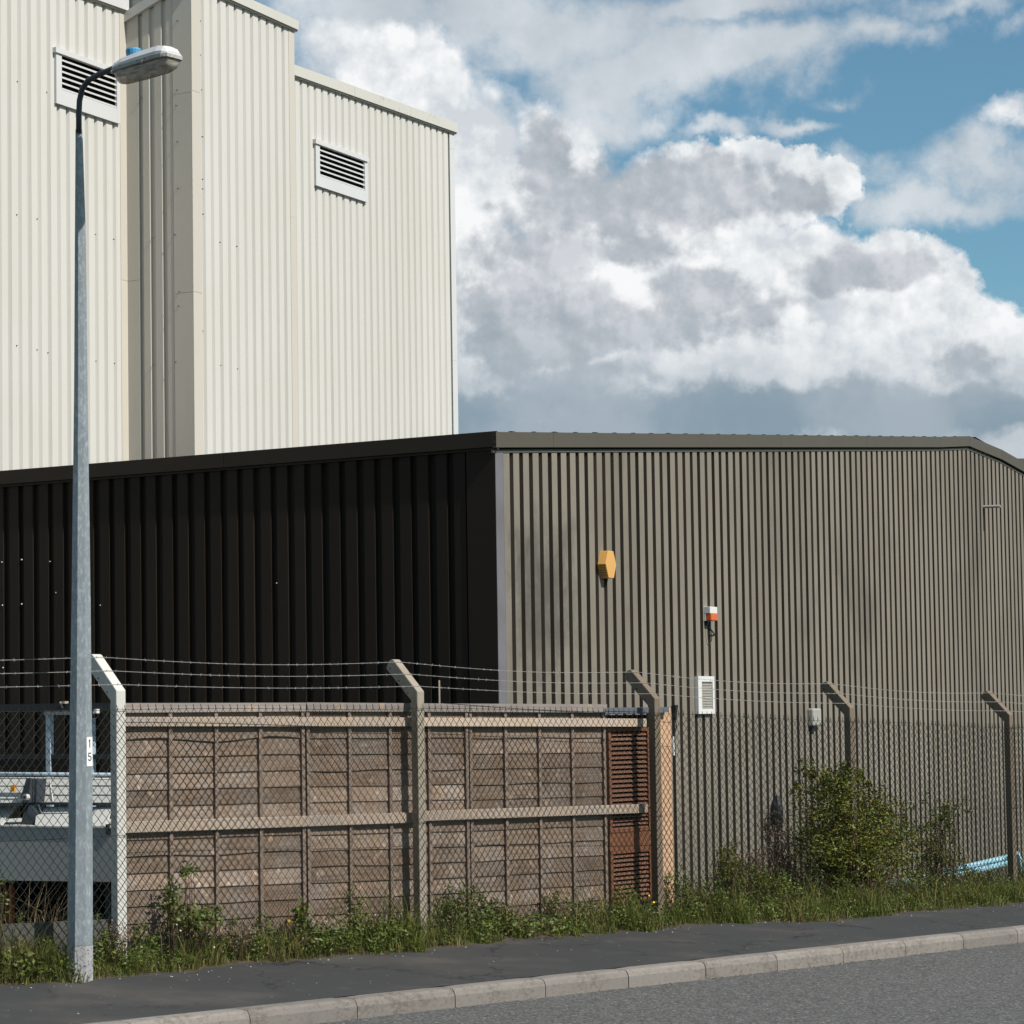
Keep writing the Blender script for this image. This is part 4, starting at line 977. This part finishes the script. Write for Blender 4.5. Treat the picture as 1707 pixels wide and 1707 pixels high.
t = thing('bent_pipe', 'light blue plastic pipe bend beside the right edge of the last fence post', 'pipe', BP.P(BP.sx(1700, .0, 1440), 0, .1))
q = [BP.px(x, y, 0) for x, y in [(1688, 1421), (1696, 1423), (1700, 1432), (1701, 1460)]]
MB().tube([BP.P(p[0], 0, p[1]) for p in q], .022, 10).build('pipe', M_lblue, t, smooth=True)

# ------------------------------------------------------------------ vegetation
def veg_mesh(name, V, F, rnd, m, parent=None):
    me = bpy.data.meshes.new(name); V = np.asarray(V, np.float32)
    off = np.zeros(3); p = parent
    while p is not None: off += np.array(p.location); p = p.parent
    V = V - off
    me.vertices.add(len(V)); me.vertices.foreach_set('co', V.ravel().astype(np.float32))
    tot = sum(f.size for f in F); cnt = sum(len(f) for f in F)
    me.loops.add(tot); me.polygons.add(cnt)
    me.loops.foreach_set('vertex_index', np.concatenate([f.ravel() for f in F]).astype(np.int32))
    st = []; c = 0
    for f in F: st.append(c + np.arange(len(f))*f.shape[1]); c += f.size
    me.polygons.foreach_set('loop_start', np.concatenate(st).astype(np.int32))
    me.update(calc_edges=True)
    at = me.attributes.new('rnd', 'FLOAT', 'POINT'); at.data.foreach_set('value', np.asarray(rnd, np.float32))
    me.materials.append(m); o = bpy.data.objects.new(name, me); COL.objects.link(o)
    if parent: o.parent = parent
    return o
def blades(roots, h, w, lean, rng):
    n = len(roots); az = rng.uniform(0, 6.283, n); ld = rng.uniform(0, 6.283, n)
    side = np.stack([np.cos(az), np.sin(az), np.zeros(n)], 1)*w[:, None]/2
    L = np.stack([np.cos(ld), np.sin(ld), np.zeros(n)], 1)*(h*lean)[:, None]
    zz = np.zeros((n, 3)); zz[:, 2] = 1
    p1 = roots + L*.25 + zz*(h*.55)[:, None]; p2 = roots + L + zz*(h*(1-.25*lean))[:, None]
    V = np.stack([roots-side, roots+side, p1+side*.8, p1-side*.8, p2], 1).reshape(-1, 3)
    b = np.arange(n)*5
    F = [np.stack([b, b+1, b+2, b+3], 1), np.stack([b+3, b+2, b+4], 1)]
    return V, F, np.repeat(rng.uniform(0, 1, n), 5)
def leaves(cen, size, rng, up=.3, asp=.5):
    n = len(cen); d = rng.normal(size=(n, 3)); d[:, 2] = d[:, 2]*.6+up; d /= np.linalg.norm(d, axis=1)[:, None]
    e = rng.normal(size=(n, 3)); e -= (e*d).sum(1)[:, None]*d; e /= np.linalg.norm(e, axis=1)[:, None]
    nn = np.cross(d, e); s = size[:, None]
    a = cen; m1 = cen + d*s*.5 + e*s*asp*.5 + nn*s*.06; m2 = cen + d*s*.5 - e*s*asp*.5 + nn*s*.06; t = cen + d*s - nn*s*.08
    c = cen + d*s*.5
    V = np.stack([a, m1, t, m2, c], 1).reshape(-1, 3); b = np.arange(n)*5
    F = [np.stack([b, b+1, b+2, b+4], 1), np.stack([b, b+4, b+2, b+3], 1)]
    return V, F, np.repeat(rng.uniform(0, 1, n), 5)
gpv = np.vectorize(lambda s, n: zg(s, n)-.012)
def ground_pts(s, n): return np.stack([dF[0]*s+nF[0]*(KN-n), dF[1]*s+nF[1]*(KN-n), gpv(s, n)], 1)
def n1(s, f=1., ph=0.): return np.array([mnoise.noise(Vector((q*f, ph, 0))) for q in s])
ned = np.vectorize(nedge)
rng = RNG
# grass
N = 60000; s = rng.uniform(6.5, 27, N); front = rng.beta(1.1, 1.6, N)
depth = np.where(s > 17.4, 1.25, .52); n = ned(s) - .03 + front*depth + .0
dens = n1(s, 1.7, 3.) ; keep = rng.uniform(0, 1, N) < .42+1.3*dens+.9*n1(s, 6., 1.); s, n, front = s[keep], n[keep], front[keep]
hh = (.06 + .17*np.clip(.5+1.2*n1(s, 1.1, 9.)+.9*n1(s, 5., 4.), .1, 1.6)*np.clip(front*3+.3, 0, 1))*np.exp(rng.normal(-.12, .42, len(s)))*np.clip(1+1.6*n1(s, 9., 31.), .35, 2.0)
hh = np.where(s > 17.8, hh*1.35, hh); hh = np.where(s > 20.5, hh*.75, hh)
V, F, rd = blades(ground_pts(s, n), hh*.92, rng.uniform(.003, .0075, len(s)), rng.uniform(.15, 1.25, len(s)), rng)
o = veg_mesh('grass', V, F, rd, M_grass); o['kind'] = 'stuff'; o['label'] = 'rough green grass growing along the foot of the fence'
# long tufts right
def tuft(x, yb, nn, count, h, spread, m=M_grass, name='grass_tuft', label='', cat='grass tuft', lean=(.2, 1.1)):
    a, z = FEN.px(x, yb, nn); P = np.array(FEN.P(a, nn, 0)); sN = S0+a; kn = 1.95-nn
    P[2] = zg(sN, kn)-.02
    rr = np.repeat(P[None], count, 0) + np.stack([rng.normal(0, spread, count), rng.normal(0, spread, count), np.zeros(count)], 1)
    V, F, rd = blades(rr, rng.uniform(.5, 1.1, count)*h, rng.uniform(.003, .006, count), rng.uniform(*lean, count), rng)
    t = thing(name, label, cat, tuple(P)); veg_mesh('blades', V, F, rd, m, t); return t
tuft(1440, 1500, .30, 520, .30, .10, label='big arching grass tuft in front of the bush')
tuft(1360, 1490, .25, 300, .22, .09, label='smaller grass tuft left of the arching one')
tuft(1600, 1500, .30, 420, .24, .12, label='bright green grass tuft left of the last post')
tuft(1670, 1490, .25, 420, .22, .12, label='bright green grass tuft at the foot of the last post')
tuft(70, 1600, .10, 420, .34, .09, label='tall thin grass clump left of the lamp column')
tuft(60, 1560, -.35, 90, .62, .14, M_dry, 'dry_grass_clump', 'tall dry straw stalks behind the wire left of the lamp column', 'dry grass', (.1, .8))
tuft(215, 1590, .12, 260, .16, .09, label='fresh green grass tuft right of the lamp column base')
# weeds: many small leafy plants
cs, cn, ch, cw = [], [], [], []
for i in range(1200):
    s_ = random.uniform(6.5, 26); d_ = random.random()**1.5*(1.0 if s_ > 17.4 else .42)
    hb = .10 + .17*max(0, .5+1.5*mnoise.noise(Vector((s_*1.3, 5, 0)))+mnoise.noise(Vector((s_*5, 7, 0)))) + .06*random.random()
    if s_ > 20: hb *= .55
    cs.append(s_); cn.append(nedge(s_)+.04+d_); ch.append(hb*(.45+min(1, d_*2.2))); cw.append(random.uniform(.04, .09))
C, SZ = [], []
for s_, n_, h_, w_ in zip(cs, cn, ch, cw):
    k = int(46*(h_/.15)); g0 = ground_pts(np.array([s_]), np.array([n_]))[0]
    u = rng.uniform(0, 1, k); r_ = w_*(1.15-.6*u)
    th = rng.uniform(0, 6.283, k); rad = np.sqrt(rng.uniform(0, 1, k))*r_
    C.append(g0 + np.stack([rad*np.cos(th), rad*np.sin(th), u*h_], 1)); SZ.append(rng.uniform(.012, .034, k))
V, F, rd = leaves(np.concatenate(C), np.concatenate(SZ), rng)
o = veg_mesh('weeds', V, F, rd, M_leaf); o['kind'] = 'stuff'; o['label'] = 'mixed leafy weeds crowding the narrow verge below the fence'
# brown seed heads and dry stalks
N = 8000; s = rng.uniform(6.5, 26, N); n = ned(s)+.1+rng.uniform(0, .45, N)+np.where(s > 17.4, rng.uniform(0, .6, N), 0)
k = n1(s, .9, 20.) > -.05; s, n = s[k], n[k]
z = gpv(s, n) + rng.uniform(.04, .22, len(s)); P = ground_pts(s, n); P[:, 2] = z
V, F, rd = leaves(P, rng.uniform(.008, .02, len(s)), rng, .3, .8)
o = veg_mesh('seed_heads', V, F, rd, M_seed); o['kind'] = 'stuff'; o['label'] = 'brown dried seed heads among the weeds'
N = 900; s = rng.uniform(6.5, 26, N); n = ned(s)+.08+rng.uniform(0, .5, N)+np.where(s > 17.4, rng.uniform(0, .7, N), 0)
V, F, rd = blades(ground_pts(s, n), rng.uniform(.15, .42, N), rng.uniform(.002, .0035, N), rng.uniform(.1, .9, N), rng)
o = veg_mesh('dry_stalks', V, F, rd, M_dry); o['kind'] = 'stuff'; o['label'] = 'thin straw coloured dry stalks standing in the verge'
# seed head cloud at the foot of the pale post
def cloud(x, y, nn, count, rx, rz, m, size, name, label, cat, leafy=None, stems=0, ang=1.0):
    a, z = FEN.px(x, y, nn); P = np.array(FEN.P(a, nn, z))
    g0 = zg(S0+a, 1.95-nn); base = (P[0], P[1], g0-.02)
    t = thing(name, label, cat, base)
    q = rng.normal(size=(count, 3)); q /= np.linalg.norm(q, axis=1)[:, None]; q *= (rng.uniform(0, 1, count)**.45)[:, None]
    pts = P + q*np.array([rx, rx, rz])
    pts = pts[pts[:, 2] > g0-.01]
    V, F, rd = leaves(pts, rng.uniform(*size, len(pts)), rng, .3, .5 if leafy is None else leafy)
    veg_mesh('foliage', V, F, rd, m, t)
    if stems:
        mb = MB()
        for i in range(stems):
            e = pts[rng.integers(len(pts))]; b0 = Vector(base)+Vector((random.gauss(0, rx*.15), random.gauss(0, rx*.15), 0)); mid = b0.lerp(Vector(e), .5)+Vector((random.gauss(0, .02), random.gauss(0, .02), .03))
            mb.tube([b0, mid, Vector(e)], [.004, .003, .0015], 4, False)
        mb.build('stem', M_twig, t)
    return t
cloud(190, 1560, .10, 500, .17, .11, M_seed, (.006, .016), 'seeding_weed', 'brown seeding weed at the foot of the pale concrete post', 'weed', .8, 26)
cloud(395, 1560, .10, 600, .20, .10, M_seed, (.006, .015), 'seeding_weed', 'brown seeding weed below the middle of the first timber panel', 'weed', .8, 20)
cloud(500, 1575, .08, 420, .16, .08, M_seed, (.006, .015), 'seeding_weed', 'brown seeding weed below the joint of the first two timber panels', 'weed', .8, 16)
# bigger leafy plants
cloud(285, 1510, .06, 240, .09, .20, M_leaf, (.018, .045), 'leafy_plant', 'tall leafy plant climbing the wire in front of the first timber panel', 'plant', .55, 14)
cloud(330, 1530, .09, 330, .20, .10, M_leaf, (.018, .045), 'leafy_plant', 'broad low leafy plant right of the tall climbing one', 'plant', .7, 14)
cloud(312, 1450, .07, 60, .07, .07, M_leaf, (.03, .06), 'nodding_plant', 'nodding stem of pale leaves above the climbing plant', 'plant', .4, 8)
cloud(503, 1530, .08, 130, .06, .12, M_leaf, (.03, .06), 'leafy_plant', 'narrow upright leafy plant at the panel joint', 'plant', .5, 6)
cloud(540, 1562, .12, 420, .24, .08, M_leaf, (.02, .05), 'dock_plant', 'broad leaved dock plant spreading before the second timber panel', 'plant', .45, 10)
cloud(650, 1550, .10, 420, .24, .09, M_leaf, (.02, .05), 'dock_plant', 'low dense green plant left of the second concrete post', 'plant', .5, 10)
cloud(870, 1545, .10, 620, .38, .10, M_leaf, (.018, .045), 'dock_plant', 'long low green plant clump below the third timber panel', 'plant', .5, 14)
cloud(930, 1500, .04, 160, .12, .14, M_leaf, (.015, .03), 'feathery_weed', 'feathery upright weed before the third timber panel', 'plant', .3, 10)
cloud(1045, 1490, .05, 140, .08, .15, M_leaf, (.015, .03), 'feathery_weed', 'feathery upright weed before the louvred doors', 'plant', .3, 8)
cloud(30, 1610, .12, 420, .20, .08, M_leaf, (.03, .07), 'dock_plant', 'pale green broad leaved plant at the far left by the pavement', 'plant', .5, 8)
cloud(-5, 1490, .0, 160, .10, .22, M_leaf, (.02, .04), 'leafy_plant', 'leafy stem at the left edge of the picture', 'plant', .5, 8)
# ragwort flowers
def flowers(pts, m, name, label, cat, nn=.1, r0=.012):
    for i, (x, y) in enumerate(pts):
        a, z = FEN.px(x, y, nn); P = np.array(FEN.P(a, nn, z)); g0 = zg(S0+a, 1.95-nn)
        t = thing(name, label[i] if isinstance(label, list) else label, cat, (P[0], P[1], g0), None if isinstance(label, list) else cat+' heads in the verge')
        mb = MB(); c = Vector(P); ns = [Vector((random.gauss(0, 1), -1, random.gauss(.6, .4))).normalized()]
        u_ = ns[0].orthogonal().normalized(); w_ = ns[0].cross(u_)
        for k in range(7):
            an = k*.8976; d_ = u_*math.cos(an)+w_*math.sin(an); e_ = u_*math.cos(an+1.57)+w_*math.sin(an+1.57)
            mb.quad(tuple(c), tuple(c+d_*r0*.6+e_*r0*.28), tuple(c+d_*r0+ns[0]*.002), tuple(c+d_*r0*.6-e_*r0*.28))
        mb.build('petals', m, t); MB().tube([(P[0], P[1], g0), (P[0]+.01, P[1], (g0+z)/2), tuple(P)], .0015, 4, False).build('stem', M_leaf, t)
yl = [((1082, 1493), 'upper yellow flower head in front of the peach painted post'), ((1090, 1504), 'lower yellow flower head in front of the peach painted post'),
      ((427, 1530), 'yellow flower head below the middle of the first timber panel'), ((482, 1535), 'yellow flower head just left of the first panel joint'),
      ((322, 1561), 'yellow flower head under the tall climbing plant'), ((441, 1576), 'lowest yellow flower head before the first timber panel'),
      ((770, 1510), 'yellow flower head below the second panel joint'), ((942, 1530), 'yellow flower head below the middle of the third timber panel'),
      ((712, 1532), 'yellow flower head at the foot of the second concrete post'), ((1235, 1500), 'yellow flower head left of the stand pipe near the scrub'),
      ((1201, 1513), 'lowest yellow flower head between the peach post and the scrub'), ((216, 1585), 'yellow flower head at the foot of the pale concrete post')]
flowers([p for p, _ in yl], M_yel, 'ragwort', [l for _, l in yl], 'flower', .09, .012)
wl = [((294, 1541), 'upper whitish flower head under the tall climbing plant'), ((301, 1551), 'lower whitish flower head under the tall climbing plant'),
      ((264, 1604), 'whitish flower lying low by the pavement right of the pale post'), ((357, 1579), 'whitish flower head below the broad leafy plant'),
      ((505, 1564), 'whitish flower head at the first panel joint'), ((185, 1549), 'topmost whitish seed head at the pale post'),
      ((200, 1556), 'whitish seed head on the right side of the pale post'), ((179, 1566), 'lower left whitish seed head at the pale post'),
      ((197, 1570), 'lowest whitish seed head at the pale post'), ((1093, 1527), 'whitish flower head at the foot of the peach painted post'),
      ((1214, 1529), 'whitish flower head by the pavement right of the peach post'), ((1508, 1493), 'whitish flower head right of the dense bush'),
      ((1635, 1447), 'whitish flower head in front of the light blue pipes')]
flowers([p for p, _ in wl], M_wfl, 'daisy', [l for _, l in wl], 'daisy', .10, .009)

# bush behind the fence
def bush(name, label, blobs_, nn, stems, count, size, m=M_bush):
    a, z = FEN.px(blobs_[0][0], 1500, nn); g0 = zg(S0+a, 1.95-nn); base = np.array(FEN.P(a, nn, g0-.02))
    t = thing(name, label, 'bush', tuple(base)); P = []
    dd = np.array([FEN.d[0], FEN.d[1], 0]); nnv = np.array([FEN.n[0], FEN.n[1], 0])
    for (x, y, rx, rz, wgt) in blobs_:
        aa, zz = FEN.px(x, y, nn); c = np.array(FEN.P(aa, nn, zz)); k = int(count*wgt)
        pm = FPX/np.linalg.norm(c[:2])
        q = rng.normal(size=(k, 3)); q /= np.linalg.norm(q, axis=1)[:, None]; q *= (rng.uniform(0, 1, k)**.40)[:, None]
        # clumped: pull to random twig tips
        tips = rng.normal(size=(max(6, k//26), 3)); tips /= np.linalg.norm(tips, axis=1)[:, None]; tips *= (rng.uniform(.2, 1.35, len(tips))**.7)[:, None]
        pick = tips[rng.integers(len(tips), size=k)]; q = np.where(rng.uniform(0, 1, k)[:, None] < .86, pick*(1-.35*rng.uniform(0, 1, k)[:, None]**2) + rng.normal(0, .075, (k, 3)), q)
        P.append(c + q[:, :1]*dd*(rx/pm*1.25) + q[:, 1:2]*nnv*min(.38, rx/pm) + np.array([0, 0, 1])*q[:, 2:]*(rz/pm))
    P = np.concatenate(P); P = P[P[:, 2] > g0]
    V, F, rd = leaves(P, rng.uniform(*size, len(P)), rng, .35, .42); veg_mesh('foliage', V, F, rd, m, t)
    mb = MB()
    for i in range(stems):
        e = Vector(P[rng.integers(len(P))]); b0 = Vector(base)+Vector((random.gauss(0, .12), random.gauss(0, .08), 0)); mid = b0.lerp(e, .55)+Vector((random.gauss(0, .04), random.gauss(0, .04), .06))
        mb.tube([b0, mid, e], [.009, .005, .002], 5, False)
    mb.build('branch', M_twig, t); return t
bush('green_bush', 'dense dark green bush pushing through the fence around the fourth post',
     [(1415, 1400, 66, 62, .30), (1385, 1330, 44, 48, .14), (1345, 1290, 16, 26, .018), (1400, 1300, 30, 32, .06), (1455, 1360, 42, 46, .12), (1490, 1395, 32, 36, .06), (1360, 1400, 44, 60, .12), (1440, 1440, 90, 40, .2), (1330, 1320, 12, 22, .01), (1510, 1350, 14, 30, .01), (1440, 1310, 12, 30, .012)], -.05, 130, 23000, (.018, .046))
bush('straggly_bush', 'straggly sparse bush right of the dense one, with a few russet leaves',
     [(1560, 1440, 50, 44, .45), (1575, 1370, 22, 44, .2), (1590, 1350, 28, 20, .08), (1540, 1400, 26, 40, .2), (1545, 1330, 8, 26, .02), (1600, 1460, 50, 30, .2)], -.30, 50, 4200, (.018, .040))
bush('dark_scrub', 'dark brown green scrub behind the wire left of the dense bush',
     [(1300, 1430, 34, 60, .4), (1255, 1450, 36, 40, .25), (1215, 1455, 26, 46, .2), (1290, 1380, 22, 30, .12), (1320, 1460, 46, 30, .2)], -.35, 70, 5200, (.014, .034), M_seed)
bush('ivy_patch', 'low green scrub against the ribbed wall right of the peach painted post',
     [(1215, 1450, 24, 44, .3), (1255, 1470, 50, 30, .3), (1320, 1490, 70, 22, .4), (1160, 1500, 40, 16, .2), (1500, 1495, 60, 12, .2)], -.2, 30, 6500, (.016, .036), M_bush)
for i, (xa, ya, xb, yb) in enumerate([(1214, 1450, 1222, 1400), (1478, 1505, 1492, 1410), (1352, 1490, 1354, 1420), (1263, 1500, 1272, 1410), (1216, 1500, 1232, 1440), (481, 1520, 484, 1490)]):
    a, z = FEN.px(xa, ya, .05); b, z2 = FEN.px(xb, yb, .05)
    t = thing('dried_reed', ['pale curved dry reed left of the stand pipe', 'straight tan reed leaning in front of the bush', 'short dry reed at the left foot of the bush', 'dry reed beside the stand pipe', 'lowest dry reed in the scrub', 'pale curled straw in front of the first timber panel'][i], 'dried reed', FEN.P(a, .05, z))
    MB().tube([FEN.P(a, .05, z-.1), FEN.P((a+b)/2-.01, .05, (z+z2)/2), FEN.P(b, .05, z2)], [.004, .003, .0015], 5).build('stem', M_dry, t)
